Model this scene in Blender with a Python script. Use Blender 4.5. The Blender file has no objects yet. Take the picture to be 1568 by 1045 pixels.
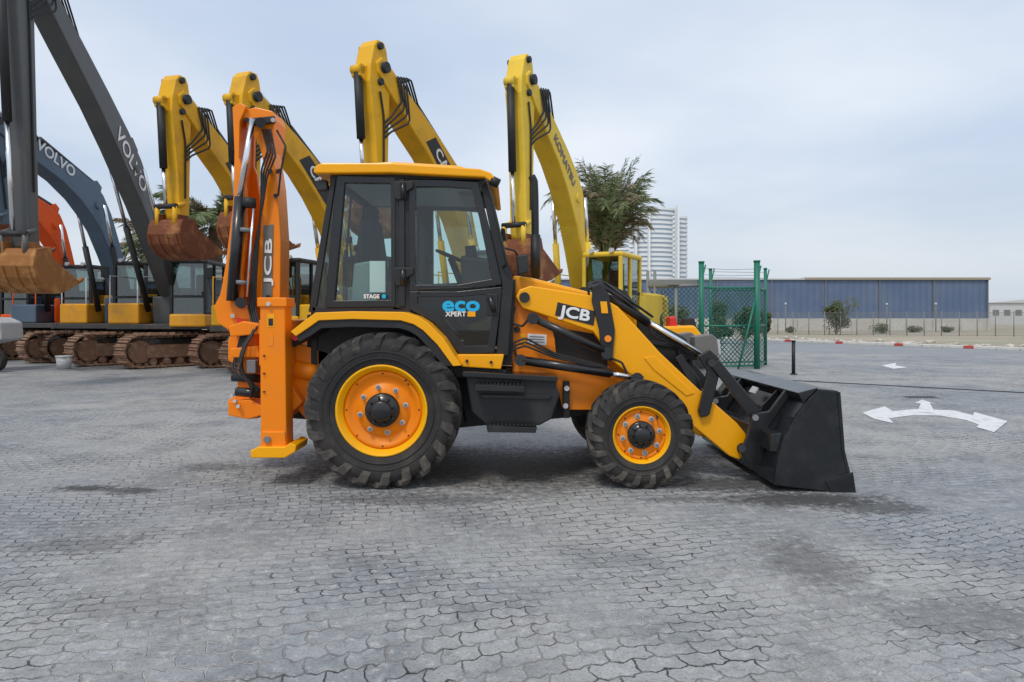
import bpy, bmesh, math, random
from mathutils import Vector, Matrix
random.seed(7)
sc = bpy.context.scene
# ---------------------------------------------------------------- survey helpers
F=1045.0; HX=784.0; HY=484.0; H=1.54      # focal length / principal point / eye height used to survey the photo
def P(px,py,Y): return Vector(((px-HX)/F*Y, Y, H-(py-HY)/F*Y))
def XZ(px,py,Y):
    v=P(px,py,Y); return (v.x,v.z)
X3=Vector((1,0,0)); Y3=Vector((0,1,0)); Z3=Vector((0,0,1))

# ---------------------------------------------------------------- materials
def newmat(name):
    m=bpy.data.materials.new(name); m.use_nodes=True
    nt=m.node_tree; nt.nodes.clear()
    o=nt.nodes.new('ShaderNodeOutputMaterial'); b=nt.nodes.new('ShaderNodeBsdfPrincipled')
    nt.links.new(b.outputs[0],o.inputs[0]); return m,nt,b,o
def N(nt,t,**k):
    n=nt.nodes.new(t)
    for a,v in k.items(): setattr(n,a,v)
    return n
def mathn(nt,op,a,b=None,c=None):
    n=nt.nodes.new('ShaderNodeMath'); n.operation=op
    for i,v in enumerate((a,b,c)):
        if v is None: continue
        if isinstance(v,(int,float)): n.inputs[i].default_value=v
        else: nt.links.new(v,n.inputs[i])
    return n.outputs[0]
def mixc(nt,f,a,b,mode='MIX'):
    n=nt.nodes.new('ShaderNodeMix'); n.data_type='RGBA'; n.blend_type=mode
    for s,v in ((n.inputs[0],f),(n.inputs[6],a),(n.inputs[7],b)):
        if isinstance(v,(int,float)): s.default_value=v
        elif isinstance(v,tuple): s.default_value=(v[0],v[1],v[2],1)
        else: nt.links.new(v,s)
    return n.outputs[2]
def ramp(nt,f,a,b):
    n=nt.nodes.new('ShaderNodeMapRange'); n.interpolation_type='SMOOTHSTEP'
    nt.links.new(f,n.inputs[0]); n.inputs[1].default_value=a; n.inputs[2].default_value=b
    return n.outputs[0]
def noise(nt,vec,scale,detail=4,rough=.55):
    n=nt.nodes.new('ShaderNodeTexNoise'); n.inputs['Scale'].default_value=scale
    n.inputs['Detail'].default_value=detail; n.inputs['Roughness'].default_value=rough
    if vec is not None: nt.links.new(vec,n.inputs['Vector'])
    return n.outputs[0]
def paint(name,col,rough=.35,dirt=.25,dirtcol=(.22,.16,.10),scale=3.0,metal=0,coat=0.0,bump=0.0,lowdust=0.0,spec=.5):
    m,nt,b,o=newmat(name)
    g=N(nt,'ShaderNodeNewGeometry').outputs['Position']
    n1=noise(nt,g,scale,4,.65); n2=noise(nt,g,scale*9,3,.6)
    f=mathn(nt,'MULTIPLY',ramp(nt,n1,.45,.75),dirt)
    f=mathn(nt,'ADD',f,mathn(nt,'MULTIPLY',ramp(nt,n2,.6,.8),dirt*.5))
    if lowdust>0:
        sx=N(nt,'ShaderNodeSeparateXYZ'); nt.links.new(g,sx.inputs[0])
        z=ramp(nt,sx.outputs[2],1.0,0.0)
        f=mathn(nt,'ADD',f,mathn(nt,'MULTIPLY',mathn(nt,'MULTIPLY',z,n1),lowdust))
    c=mixc(nt,f,col,dirtcol)
    nt.links.new(c,b.inputs['Base Color'])
    r=mathn(nt,'ADD',mathn(nt,'MULTIPLY',n1,.25),rough-.1)
    nt.links.new(r,b.inputs['Roughness'])
    b.inputs['Metallic'].default_value=metal; b.inputs['Specular IOR Level'].default_value=spec
    b.inputs['Coat Weight'].default_value=coat; b.inputs['Coat Roughness'].default_value=.12
    if bump>0:
        bp=N(nt,'ShaderNodeBump'); bp.inputs['Strength'].default_value=bump; bp.inputs['Distance'].default_value=.01
        nt.links.new(n2,bp.inputs['Height']); nt.links.new(bp.outputs[0],b.inputs['Normal'])
    return m
YEL=paint('backhoe_yellow',(.95,.41,.001),.34,.05,coat=.12,spec=.3)
ORG=paint('backhoe_orange',(.93,.245,.002),.36,.10,coat=.10,lowdust=.12,spec=.3)
ORR=paint('rim_orange',(.90,.25,.001),.40,.14,lowdust=.2,spec=.3)
RIMY=paint('rim_yellow',(.97,.46,.002),.35,.1,lowdust=.12,spec=.3)
BLK=paint('black_gloss',(.010,.011,.013),.28,.10,(.10,.09,.08),coat=.2)
BLKB=paint('bucket_black',(.009,.011,.014),.22,.14,(.09,.09,.09),scale=5,bump=.06,lowdust=.2)
BLM=paint('black_matte',(.013,.014,.016),.55,.2,(.10,.09,.08))
TYR=paint('tyre_rubber',(.017,.016,.017),.72,.30,(.12,.10,.085),scale=4,bump=.25,lowdust=.35)
LUG=paint('tyre_lug_rubber',(.030,.029,.028),.80,.55,(.17,.145,.12),scale=7,bump=.35,lowdust=.6)
CHR=paint('chrome_rod',(.75,.76,.78),.18,.02,metal=1)
GRY=paint('grey_part',(.18,.19,.2),.5,.2)
DGY=paint('dark_grey_frame',(.055,.055,.055),.6,.5,(.17,.13,.10))
LGR=paint('light_grey',(.55,.56,.57),.5,.15)
WHT=paint('white_decal',(.82,.82,.82),.5,.03)
CYA=paint('cyan_decal',(.01,.45,.78),.5,.0)
DGR=paint('decal_grey',(.16,.15,.14),.5,.1)
CATY=paint('digger_yellow',(.80,.43,.014),.5,.40,(.27,.15,.05),scale=1.6,bump=.1,spec=.3)
CATP=paint('digger_pale_yellow',(.84,.57,.05),.5,.28,(.35,.23,.08),scale=1.6,spec=.3)
VOLG=paint('digger_dark_grey',(.085,.09,.093),.5,.3,(.17,.15,.12),scale=1.5)
VOLB=paint('digger_blue_grey',(.085,.135,.195),.45,.25,(.15,.14,.13),scale=1.5)
HITO=paint('digger_orange',(.85,.10,.006),.5,.25,(.3,.08,.04),scale=1.5,spec=.3)
VOLY=paint('house_yellow',(.80,.36,.012),.5,.35,scale=2)
RUST=paint('rusty_bucket',(.17,.05,.018),.8,.9,(.44,.20,.07),scale=2.5,bump=.6)
RUSTY=paint('worn_bucket',(.30,.12,.03),.75,.9,(.55,.28,.09),scale=3,bump=.6)
TRK=paint('rusty_track',(.24,.13,.08),.8,.8,(.42,.30,.21),scale=5,bump=.5)
GREEN=paint('green_post',(.005,.17,.11),.45,.15)
RED=paint('red_paint',(.60,.02,.015),.45,.15)
AMB=paint('amber_lens',(.9,.25,.01),.2,0)
SEATM=paint('seat_fabric',(.035,.037,.041),.8,.1)
PANEL=paint('trim_grey',(.22,.26,.27),.6,.1)

def glass(name,tint,refl=.05,rough=.02):
    m,nt,b,o=newmat(name); nt.nodes.remove(b)
    t=N(nt,'ShaderNodeBsdfTransparent'); t.inputs[0].default_value=(*tint,1)
    g=N(nt,'ShaderNodeBsdfGlossy'); g.inputs[0].default_value=(1,1,1,1); g.inputs['Roughness'].default_value=rough
    lw=N(nt,'ShaderNodeLayerWeight'); lw.inputs[0].default_value=.5
    f=mathn(nt,'ADD',mathn(nt,'MULTIPLY',mathn(nt,'POWER',lw.outputs['Facing'],4.0),.7),refl)
    mx=N(nt,'ShaderNodeMixShader'); nt.links.new(f,mx.inputs[0]); nt.links.new(t.outputs[0],mx.inputs[1]); nt.links.new(g.outputs[0],mx.inputs[2])
    nt.links.new(mx.outputs[0],o.inputs[0]); return m
GLS=glass('cab_glass',(.70,.85,.83),.07)
GLD=glass('tinted_glass',(.16,.21,.21),.06)
GLX=glass('digger_cab_glass',(.60,.68,.67),.10)

# ---------------------------------------------------------------- mesh helpers
def empty(name,loc=(0,0,0)):
    e=bpy.data.objects.new(name,None); e.location=loc; e.empty_display_size=.3
    sc.collection.objects.link(e); return e
def add(name,me,mat,parent=None,smooth=False):
    o=bpy.data.objects.new(name,me); sc.collection.objects.link(o)
    if mat: me.materials.append(mat)
    if smooth:
        for p in me.polygons: p.use_smooth=True
    if parent:
        o.parent=parent; o.matrix_parent_inverse=Matrix.Translation(-Vector(parent.location))
    return o
def bm2(name,bm,mat,parent=None,smooth=False,bevel=0):
    bmesh.ops.recalc_face_normals(bm,faces=bm.faces[:])
    me=bpy.data.meshes.new(name); bm.to_mesh(me); bm.free()
    o=add(name,me,mat,parent,smooth)
    if bevel>0:
        md=o.modifiers.new('bevel','BEVEL'); md.width=bevel; md.segments=2; md.limit_method='ANGLE'; md.angle_limit=.6
    return o
def slab(name,pts,org,e1,e2,n,t0,t1,mat,parent=None,bevel=.006):
    bm=bmesh.new()
    a=[bm.verts.new(org+e1*p[0]+e2*p[1]+n*t0) for p in pts]
    b=[bm.verts.new(org+e1*p[0]+e2*p[1]+n*t1) for p in pts]
    bm.faces.new(a); bm.faces.new(b[::-1]); k=len(pts)
    for i in range(k): bm.faces.new((a[i],b[i],b[(i+1)%k],a[(i+1)%k]))
    return bm2(name,bm,mat,parent,bevel=bevel)
def prof(name,pts,Yr,Y0,Y1,mat,parent=None,bevel=.006):
    q=[XZ(x,y,Yr) for x,y in pts]
    return slab(name,q,Vector((0,0,0)),X3,Z3,Y3,Y0,Y1,mat,parent,bevel)
def ring(name,outer,inner,Yr,Y0,Y1,mat,parent=None,bevel=.004):
    bm=bmesh.new(); k=len(outer)
    vs=[]
    for Y in (Y0,Y1):
        for L in (outer,inner):
            vs.append([bm.verts.new((XZ(x,y,Yr)[0],Y,XZ(x,y,Yr)[1])) for x,y in L])
    o0,i0,o1,i1=vs
    for i in range(k):
        j=(i+1)%k
        bm.faces.new((o0[i],o0[j],i0[j],i0[i])); bm.faces.new((o1[i],o1[j],i1[j],i1[i]))
        bm.faces.new((o0[i],o0[j],o1[j],o1[i])); bm.faces.new((i0[i],i0[j],i1[j],i1[i]))
    return bm2(name,bm,mat,parent,bevel=bevel)
def shell(name,pts,org,e1,e2,n,t0,t1,th,mat,parent=None,smooth=False):
    bm=bmesh.new()
    a=[bm.verts.new(org+e1*p[0]+e2*p[1]+n*t0) for p in pts]
    b=[bm.verts.new(org+e1*p[0]+e2*p[1]+n*t1) for p in pts]
    for i in range(len(pts)-1): bm.faces.new((a[i],b[i],b[i+1],a[i+1]))
    o=bm2(name,bm,mat,parent,smooth)
    md=o.modifiers.new('sol','SOLIDIFY'); md.thickness=th; md.offset=0
    return o
def box(name,x0,x1,y0,y1,z0,z1,mat,parent=None,bevel=.006,M=None):
    bm=bmesh.new()
    c=[Vector((x,y,z)) for x in (x0,x1) for y in (y0,y1) for z in (z0,z1)]
    if M: c=[M@v for v in c]
    v=[bm.verts.new(q) for q in c]
    for f in ((0,1,3,2),(4,6,7,5),(0,4,5,1),(2,3,7,6),(0,2,6,4),(1,5,7,3)): bm.faces.new([v[i] for i in f])
    return bm2(name,bm,mat,parent,bevel=bevel)
def cyl(name,p0,p1,r,mat,parent=None,r2=None,seg=20):
    p0=Vector(p0);p1=Vector(p1); d=p1-p0
    bm=bmesh.new(); bmesh.ops.create_cone(bm,cap_ends=True,segments=seg,radius1=r,radius2=r if r2 is None else r2,depth=d.length)
    M=Matrix.Translation((p0+p1)/2)@d.to_track_quat('Z','Y').to_matrix().to_4x4()
    bm.transform(M)
    me=bpy.data.meshes.new(name); bm.to_mesh(me); bm.free()
    o=add(name,me,mat,parent)
    for p in me.polygons: p.use_smooth=len(p.vertices)==4
    return o
def tube(name,pts,r,mat,parent=None,smooth=True):
    cu=bpy.data.curves.new(name,'CURVE'); cu.dimensions='3D'; cu.bevel_depth=r; cu.bevel_resolution=2; cu.use_fill_caps=True
    cu.resolution_u=6
    if smooth:
        s=cu.splines.new('NURBS'); s.order_u=3; s.use_endpoint_u=True
    else: s=cu.splines.new('POLY')
    s.points.add(len(pts)-1)
    for i,p in enumerate(pts): s.points[i].co=(*p,1)
    t=bpy.data.objects.new('tmp',cu); sc.collection.objects.link(t)
    me=bpy.data.meshes.new_from_object(t); bpy.data.objects.remove(t)
    me.materials.clear()
    return add(name,me,mat,parent,True)
def revolve(name,profile,cx,cz,Yb,d,mat,parent=None,seg=72,smooth=True):
    bm=bmesh.new(); rings=[]
    for r,y in profile:
        rings.append([bm.verts.new((cx+r*math.cos(2*math.pi*i/seg),Yb+d*y,cz+r*math.sin(2*math.pi*i/seg))) for i in range(seg)])
    for k in range(len(rings)-1):
        for i in range(seg):
            j=(i+1)%seg; bm.faces.new((rings[k][i],rings[k][j],rings[k+1][j],rings[k+1][i]))
    return bm2(name,bm,mat,parent,smooth)
def text(name,body,org,ex,ez,size,mat,parent,ext=.001,bold=0.0,sx=1.0):
    nz=ex.cross(ez)
    bmx=bmesh.new()
    offs=[(0,0)] if bold<=0 else [(0,0),(bold,0),(-bold,0),(0,bold),(0,-bold),(bold*.7,bold*.7),(-bold*.7,-bold*.7),(bold*.7,-bold*.7),(-bold*.7,bold*.7)]
    cu=bpy.data.curves.new(name,'FONT'); cu.body=body; cu.size=size; cu.extrude=ext; cu.align_x='CENTER'; cu.align_y='CENTER'
    t=bpy.data.objects.new('tmp',cu); sc.collection.objects.link(t)
    me=bpy.data.meshes.new_from_object(t); bpy.data.objects.remove(t); me.materials.clear()
    for k,(ox,oz) in enumerate(offs):
        o_=org+ex*ox+ez*oz+nz*(k*.0004)
        M=Matrix(((ex.x*sx,ez.x,nz.x,o_.x),(ex.y*sx,ez.y,nz.y,o_.y),(ex.z*sx,ez.z,nz.z,o_.z),(0,0,0,1)))
        m2=me.copy(); m2.transform(M); bmx.from_mesh(m2)
    m3=bpy.data.meshes.new(name); bmx.to_mesh(m3); bmx.free()
    return add(name,m3,mat,parent)

# ================================================================ GROUND
def sheet(name,pts,z,mat):
    bm=bmesh.new(); bm.faces.new([bm.verts.new((x,y,z)) for x,y in pts]); return bm2(name,bm,mat)
m,nt,b,o=newmat('block_paving'); PAV=m
pos=N(nt,'ShaderNodeNewGeometry').outputs['Position']
mp=N(nt,'ShaderNodeMapping'); mp.inputs['Rotation'].default_value=(0,0,math.radians(-14)); nt.links.new(pos,mp.inputs[0])
wob=N(nt,'ShaderNodeTexNoise'); wob.inputs['Scale'].default_value=.30; wob.inputs['Detail'].default_value=1; nt.links.new(pos,wob.inputs[0])
wv=N(nt,'ShaderNodeVectorMath',operation='MULTIPLY_ADD'); nt.links.new(wob.outputs[1],wv.inputs[0]); wv.inputs[1].default_value=(1.3,1.3,0); nt.links.new(mp.outputs[0],wv.inputs[2])
wob2=N(nt,'ShaderNodeTexNoise'); wob2.inputs['Scale'].default_value=14; wob2.inputs['Detail'].default_value=3; nt.links.new(pos,wob2.inputs[0])
wv2=N(nt,'ShaderNodeVectorMath',operation='MULTIPLY_ADD'); nt.links.new(wob2.outputs[1],wv2.inputs[0]); wv2.inputs[1].default_value=(.045,.045,0); nt.links.new(wv.outputs[0],wv2.inputs[2])
sp=N(nt,'ShaderNodeSeparateXYZ'); nt.links.new(wv2.outputs[0],sp.inputs[0])
def tri(x,per,amp): return mathn(nt,'MULTIPLY',mathn(nt,'PINGPONG',x,per/2),amp/(per/2))
v=mathn(nt,'ADD',sp.outputs[1],tri(sp.outputs[0],.10,.020))
u=mathn(nt,'ADD',sp.outputs[0],tri(v,.10,.012))
cb=N(nt,'ShaderNodeCombineXYZ'); nt.links.new(u,cb.inputs[0]); nt.links.new(v,cb.inputs[1])
br=N(nt,'ShaderNodeTexBrick'); nt.links.new(cb.outputs[0],br.inputs['Vector'])
br.inputs['Scale'].default_value=1; br.inputs['Brick Width'].default_value=.20; br.inputs['Row Height'].default_value=.10
br.inputs['Mortar Size'].default_value=.0060; br.inputs['Mortar Smooth'].default_value=.6
br.inputs['Color1'].default_value=(.0,.0,.0,1); br.inputs['Color2'].default_value=(1,1,1,1)
big=noise(nt,pos,.28,4,.6); mid=noise(nt,pos,1.3,5,.65); fine=noise(nt,pos,75,2,.7); med=noise(nt,pos,13,5,.8)
bc=mixc(nt,ramp(nt,big,.38,.62),(.235,.255,.275),(.375,.365,.348))
bc=mixc(nt,mathn(nt,'MULTIPLY',br.outputs[0],.40),bc,(.44,.445,.45))
bc=mixc(nt,mathn(nt,'MULTIPLY',ramp(nt,mid,.44,.68),.60),bc,(.150,.157,.167))
bc=mixc(nt,mathn(nt,'MULTIPLY',ramp(nt,med,.50,.70),.80),bc,(.52,.515,.50))
bc=mixc(nt,mathn(nt,'MULTIPLY',ramp(nt,med,.47,.30),.70),bc,(.105,.107,.11))
bc=mixc(nt,mathn(nt,'MULTIPLY',ramp(nt,fine,.45,.75),.5),bc,(.09,.09,.09))
mort=mixc(nt,ramp(nt,noise(nt,pos,.8,4,.6),.44,.60),(.035,.033,.031),(.40,.375,.35))
mvis=mathn(nt,'ADD',mathn(nt,'MULTIPLY',ramp(nt,noise(nt,pos,6,4,.7),.38,.58),.75),.25)
bc=mixc(nt,mathn(nt,'MULTIPLY',br.outputs['Fac'],mvis),bc,mort)
sxyz=N(nt,'ShaderNodeSeparateXYZ'); nt.links.new(pos,sxyz.inputs[0])
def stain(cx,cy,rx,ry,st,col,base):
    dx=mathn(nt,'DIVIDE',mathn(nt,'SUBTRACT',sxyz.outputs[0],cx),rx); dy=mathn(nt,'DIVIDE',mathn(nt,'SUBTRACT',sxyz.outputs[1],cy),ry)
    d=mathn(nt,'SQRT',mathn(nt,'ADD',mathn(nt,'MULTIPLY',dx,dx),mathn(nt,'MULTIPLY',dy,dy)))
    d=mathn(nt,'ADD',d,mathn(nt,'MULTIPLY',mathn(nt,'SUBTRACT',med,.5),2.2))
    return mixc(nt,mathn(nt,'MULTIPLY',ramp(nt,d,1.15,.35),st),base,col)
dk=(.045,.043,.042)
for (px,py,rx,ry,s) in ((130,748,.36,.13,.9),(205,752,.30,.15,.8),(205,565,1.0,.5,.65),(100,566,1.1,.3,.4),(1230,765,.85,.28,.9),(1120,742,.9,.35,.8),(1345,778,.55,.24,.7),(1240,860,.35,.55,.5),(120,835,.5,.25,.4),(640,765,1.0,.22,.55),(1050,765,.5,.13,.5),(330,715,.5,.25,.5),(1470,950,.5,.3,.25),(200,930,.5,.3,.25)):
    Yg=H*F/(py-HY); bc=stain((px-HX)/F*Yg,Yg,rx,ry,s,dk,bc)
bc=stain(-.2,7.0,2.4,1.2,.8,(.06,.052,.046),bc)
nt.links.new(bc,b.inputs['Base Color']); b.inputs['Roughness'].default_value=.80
hgt=mathn(nt,'SUBTRACT',mathn(nt,'ADD',mathn(nt,'MULTIPLY',med,1.2),mathn(nt,'MULTIPLY',fine,.4)),mathn(nt,'MULTIPLY',br.outputs['Fac'],1.0))
bp=N(nt,'ShaderNodeBump'); bp.inputs['Strength'].default_value=.9; bp.inputs['Distance'].default_value=.007
nt.links.new(hgt,bp.inputs['Height']); nt.links.new(bp.outputs[0],b.inputs['Normal'])
def groundmat(name,c1,c2,sc1,rough=.9):
    m,nt,b,o=newmat(name); pos=N(nt,'ShaderNodeNewGeometry').outputs['Position']
    c=mixc(nt,ramp(nt,noise(nt,pos,sc1,5,.65),.35,.65),c1,c2)
    c=mixc(nt,mathn(nt,'MULTIPLY',ramp(nt,noise(nt,pos,sc1*14,4,.7),.4,.75),.35),c,tuple(x*.55 for x in c1))
    nt.links.new(c,b.inputs['Base Color']); b.inputs['Roughness'].default_value=rough; return m
SAND=groundmat('sand',(.42,.35,.26),(.30,.28,.20),.12)
ASPH=groundmat('asphalt',(.24,.255,.27),(.29,.295,.30),.3)
sheet('ground',[(-2500,-60),(2500,-60),(2500,4000),(-2500,4000)],-.012,SAND)
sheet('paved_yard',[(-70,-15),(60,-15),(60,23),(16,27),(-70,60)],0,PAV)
sheet('road',[(-60,23),(90,5),(90,12),(29,19.8),(9.4,51.8),(-60,52)],-.006,ASPH)
WM=paint('worn_white_paint',(.72,.72,.72),.7,.6,(.33,.33,.33),scale=6)
def P0(px,py):
    Yg=H*F/(py-HY); return Vector(((px-HX)/F*Yg,Yg,0))
def flat(name,pts,z,mat,parent=None):
    bm=bmesh.new()
    bm.faces.new([bm.verts.new(P0(px,py)+Z3*z) for px,py in pts]); return bm2(name,bm,mat,parent)
am=empty('road_marking_arrow',(6.5,10.3,0))
flat('shaft',[(1352,632),(1400,627),(1460,629),(1500,639),(1520,650),(1508,654),(1480,644),(1440,637),(1400,636),(1362,641)],.004,WM,am)
flat('head_left',[(1320,633),(1355,623),(1366,630),(1360,640),(1368,649),(1340,643)],.008,WM,am)
flat('head_right',[(1543,646),(1492,632),(1488,642),(1502,648),(1495,655),(1522,663)],.008,WM,am)
flat('stem',[(1404,632),(1432,634),(1424,618),(1434,620),(1412,613),(1400,618),(1410,619)],.0085,WM,am)
am2=empty('road_marking_arrow',(12,20,0))
flat('mark',[(1350,560),(1372,556),(1371,560),(1390,563),(1368,565)],.004,WM,am2)
a,bq=P0(1095,577),P0(1700,609)
d=(bq-a).normalized(); nn=Vector((-d.y,d.x,0))
slab('gate_rail',[(0,-.01),((bq-a).length,-.01),((bq-a).length,.014),(0,.014)],a,d,Z3,nn,-.05,.05,BLM)
dg=empty('drain_grate',P0(1410,609)); c=P0(1410,609)
box('frame',c.x-.32,c.x+.32,c.y-.17,c.y+.17,-.01,.006,GRY,dg)
for i in range(9): box('bar_%d'%i,c.x-.28+i*.066,c.x-.25+i*.066,c.y-.14,c.y+.14,.0,.012,BLM,dg)

# ================================================================ BACKHOE LOADER
bh=empty('backhoe_loader',(0,7.05,0))
def tyre(tag,cx,cz,Yo,d,R,w,rim,nl,lw,skew,lugh=.046):
    Rb=R-lugh
    pr=[(rim*.99,.05*w),(rim*1.03,.035*w),(rim+ (Rb-rim)*.35,.0),(rim+(Rb-rim)*.68,-.005),(Rb-.03,.03*w),(Rb-.008,.09*w),(Rb,.2*w),(Rb+.006,.5*w),(Rb,.8*w),(Rb-.008,.91*w),(Rb-.03,.97*w),(rim+(Rb-rim)*.6,w),(rim+(Rb-rim)*.3,w),(rim,.94*w)]
    revolve(tag+'_tyre',pr,cx,cz,Yo,d,TYR,bh,96)
    for rr in (.22,.45):
        r0=rim+(Rb-rim)*rr
        revolve(tag+'_sidewall_ring',[(r0,.004),(r0+.004,-.008),(r0+.010,-.008),(r0+.014,.004)],cx,cz,Yo,d,TYR,bh,72)
    bm=bmesh.new()
    for side in (0,1):
        for i in range(nl):
            a0=2*math.pi*(i+.5*side)/nl
            path=[(.54,R,0),(.40,R,.25),(.22,R-.003,.58),(.06,R-.010,.90),(-.022,R-.045,1.05),(-.040,Rb-.070,1.14),(-.015,Rb-.105,1.20)]
            prev=None
            for k,(yf,r,t) in enumerate(path):
                y=yf*w if side==0 else (1-yf)*w
                ang=a0+skew*t
                hw=lw*(.42+.13*(k/5))/R*1.0
                base=r-.065 if k<4 else r-.012
                vs=[]
                for (aa,rr) in ((ang-hw*1.15,base),(ang-hw*.85,r),(ang+hw*.85,r),(ang+hw*1.15,base)):
                    yy=y
                    if k>=4 and rr==base: yy=y+(.035 if side==0 else -.035)
                    vs.append(bm.verts.new((cx+rr*math.cos(aa),Yo+d*yy,cz+rr*math.sin(aa))))
                if prev:
                    for q in range(4): bm.faces.new((prev[q],prev[(q+1)%4],vs[(q+1)%4],vs[q]))
                else: bm.faces.new(vs)
                prev=vs
            bm.faces.new(prev)
    bm2(tag+'_tread_lugs',bm,LUG,bh,bevel=.003)
def wheel(tag,cx,R,Yo,d,w,rim,hub,nl,lw,skew,dish,nuts):
    cz=R
    tyre(tag,cx,cz,Yo,d,R,w,rim,nl,lw,skew,lugh=.048 if R>.6 else .036)
    revolve(tag+'_rim',[(rim*1.0,.06*w),(rim*1.01,.012),(rim*.985,.006),(rim*.955,.014),(rim*.93,.045),(rim*.88,.055),(rim*.87,dish)],cx,cz,Yo,d,RIMY,bh)
    revolve(tag+'_rim_disc',[(rim*.872,dish*.9),(rim*.84,dish*.72),(rim*.78,dish*.7),(rim*.74,dish*.9),(rim*.62,dish),(hub*1.55,dish),(hub*1.5,dish*.8),(hub*.5,dish*.8),(0.001,dish*.8)],cx,cz,Yo,d,ORR,bh)
    revolve(tag+'_hub',[(hub*.98,dish),(hub*.98,dish*.35),(hub*.88,dish*.22),(hub*.6,dish*.2),(hub*.58,-.012),(hub*.5,-.025),(.001,-.025)],cx,cz,Yo,d,BLK,bh,40)
    for i in range(nuts):
        a=2*math.pi*i/nuts+.2; r=hub*1.34
        c=Vector((cx+r*math.cos(a),Yo+d*dish*.85,cz+r*math.sin(a)))
        cyl(tag+'_nut_%d'%i,c,c-Y3*d*.045,.015,GRY,bh,seg=6)
        cyl(tag+'_nut_washer_%d'%i,c,c-Y3*d*.012,.024,LGR,bh,seg=14)
        c2=Vector((cx+hub*.78*math.cos(a),Yo+d*dish*.3,cz+hub*.78*math.sin(a)))
        cyl(tag+'_hub_bolt_%d'%i,c2,c2-Y3*d*.025,.011,BLM,bh,seg=6)
    for i in range(8):
        a=2*math.pi*i/8; r=rim*.80; c=Vector((cx+r*math.cos(a),Yo+d*dish*.71,cz+r*math.sin(a)))
        cyl(tag+'_rim_hole_%d'%i,c,c-Y3*d*.004,.008,BLM,bh,seg=10)
    c=Vector((cx+rim*.84*math.cos(.9),Yo+d*dish*.5,cz+rim*.84*math.sin(.9))); cyl(tag+'_valve',c,c-Y3*d*.05,.008,BLM,bh,seg=8)
    revolve(tag+'_rim_barrel',[(rim*.87,dish),(rim*.86,w*.95),(rim,w*.97)],cx,cz,Yo,d,ORR,bh)
wheel('rear_near',-1.155,.70,6.02,1,.43,.405,.155,20,.092,.34,.11,8)
wheel('rear_far',-1.155,.70,8.12,-1,.43,.405,.155,20,.092,.34,.11,8)
wheel('front_near',1.150,.482,6.03,1,.32,.255,.125,18,.066,.38,.07,8)
wheel('front_far',1.150,.482,8.08,-1,.32,.255,.125,18,.066,.38,.07,8)
cyl('rear_axle',(-1.155,6.3,.70),(-1.155,7.8,.70),.14,BLM,bh)
cyl('front_axle',(1.15,6.25,.50),(1.15,7.9,.50),.09,BLM,bh)
prof('front_axle_casting',[(930,640),(1040,640),(1020,690),(950,690)],6.5,6.5,7.6,BLM,bh)
prof('chassis',[(440,545),(700,560),(940,585),(1060,560),(1062,615),(930,632),(860,640),(700,655),(440,640)],6.75,6.72,7.38,BLM,bh)
sf=[(785,556),(940,578),(1000,560),(1010,600),(925,628),(862,628),(856,604),(785,592)]
prof('side_frame',sf,6.5,6.5,6.62,ORG,bh); prof('side_frame_far',sf,6.5,7.5,7.62,ORG,bh)
prof('rear_frame',[(436,520),(505,540),(505,655),(470,640),(436,600)],6.5,6.45,7.75,ORG,bh)
cyl('rear_frame_tube',P(436,560,6.5),P(500,575,6.5),.10,ORG,bh)
prof('rear_bracket',[(440,520),(462,512),(470,520),(450,532)],6.4,6.36,6.5,BLM,bh); cyl('rear_reflector',P(452,517,6.3),P(452,517,6.27),.03,RED,bh)
prof('frame_bracket',[(862,584),(872,584),(872,640),(862,640)],6.45,6.42,6.5,BLM,bh)
cyl('frame_bolt_a',P(868,595,6.42),P(868,595,6.40),.025,LGR,bh); cyl('frame_bolt_b',P(866,622,6.42),P(866,622,6.40),.025,LGR,bh)
prof('tank',[(712,572),(852,580),(852,594),(858,604),(845,642),(826,652),(745,652),(722,632)],6.2,6.2,6.85,BLM,bh,.018)
prof('tank_lid',[(708,569),(854,577),(854,585),(708,577)],6.16,6.15,6.85,BLK,bh,.006)
prof('step_upper',[(728,589),(803,591),(803,600),(728,598)],6.08,6.04,6.2,BLM,bh,.004)
prof('step_lower',[(745,650),(822,653),(820,661),(747,660)],6.08,6.0,6.25,BLM,bh,.004)
for i in range(12):
    prof('step_tooth_%d'%i,[(732+i*6,587),(735+i*6,587),(735+i*6,590),(732+i*6,590)],6.06,6.04,6.18,BLK,bh,0)
    prof('step_tooth_l%d'%i,[(750+i*6,648),(753+i*6,648),(753+i*6,651),(750+i*6,651)],6.06,6.0,6.18,BLK,bh,0)
prof('tank_rib',[(735,604),(845,606),(842,612),(737,610)],6.19,6.18,6.3,BLK,bh,.004)
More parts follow.
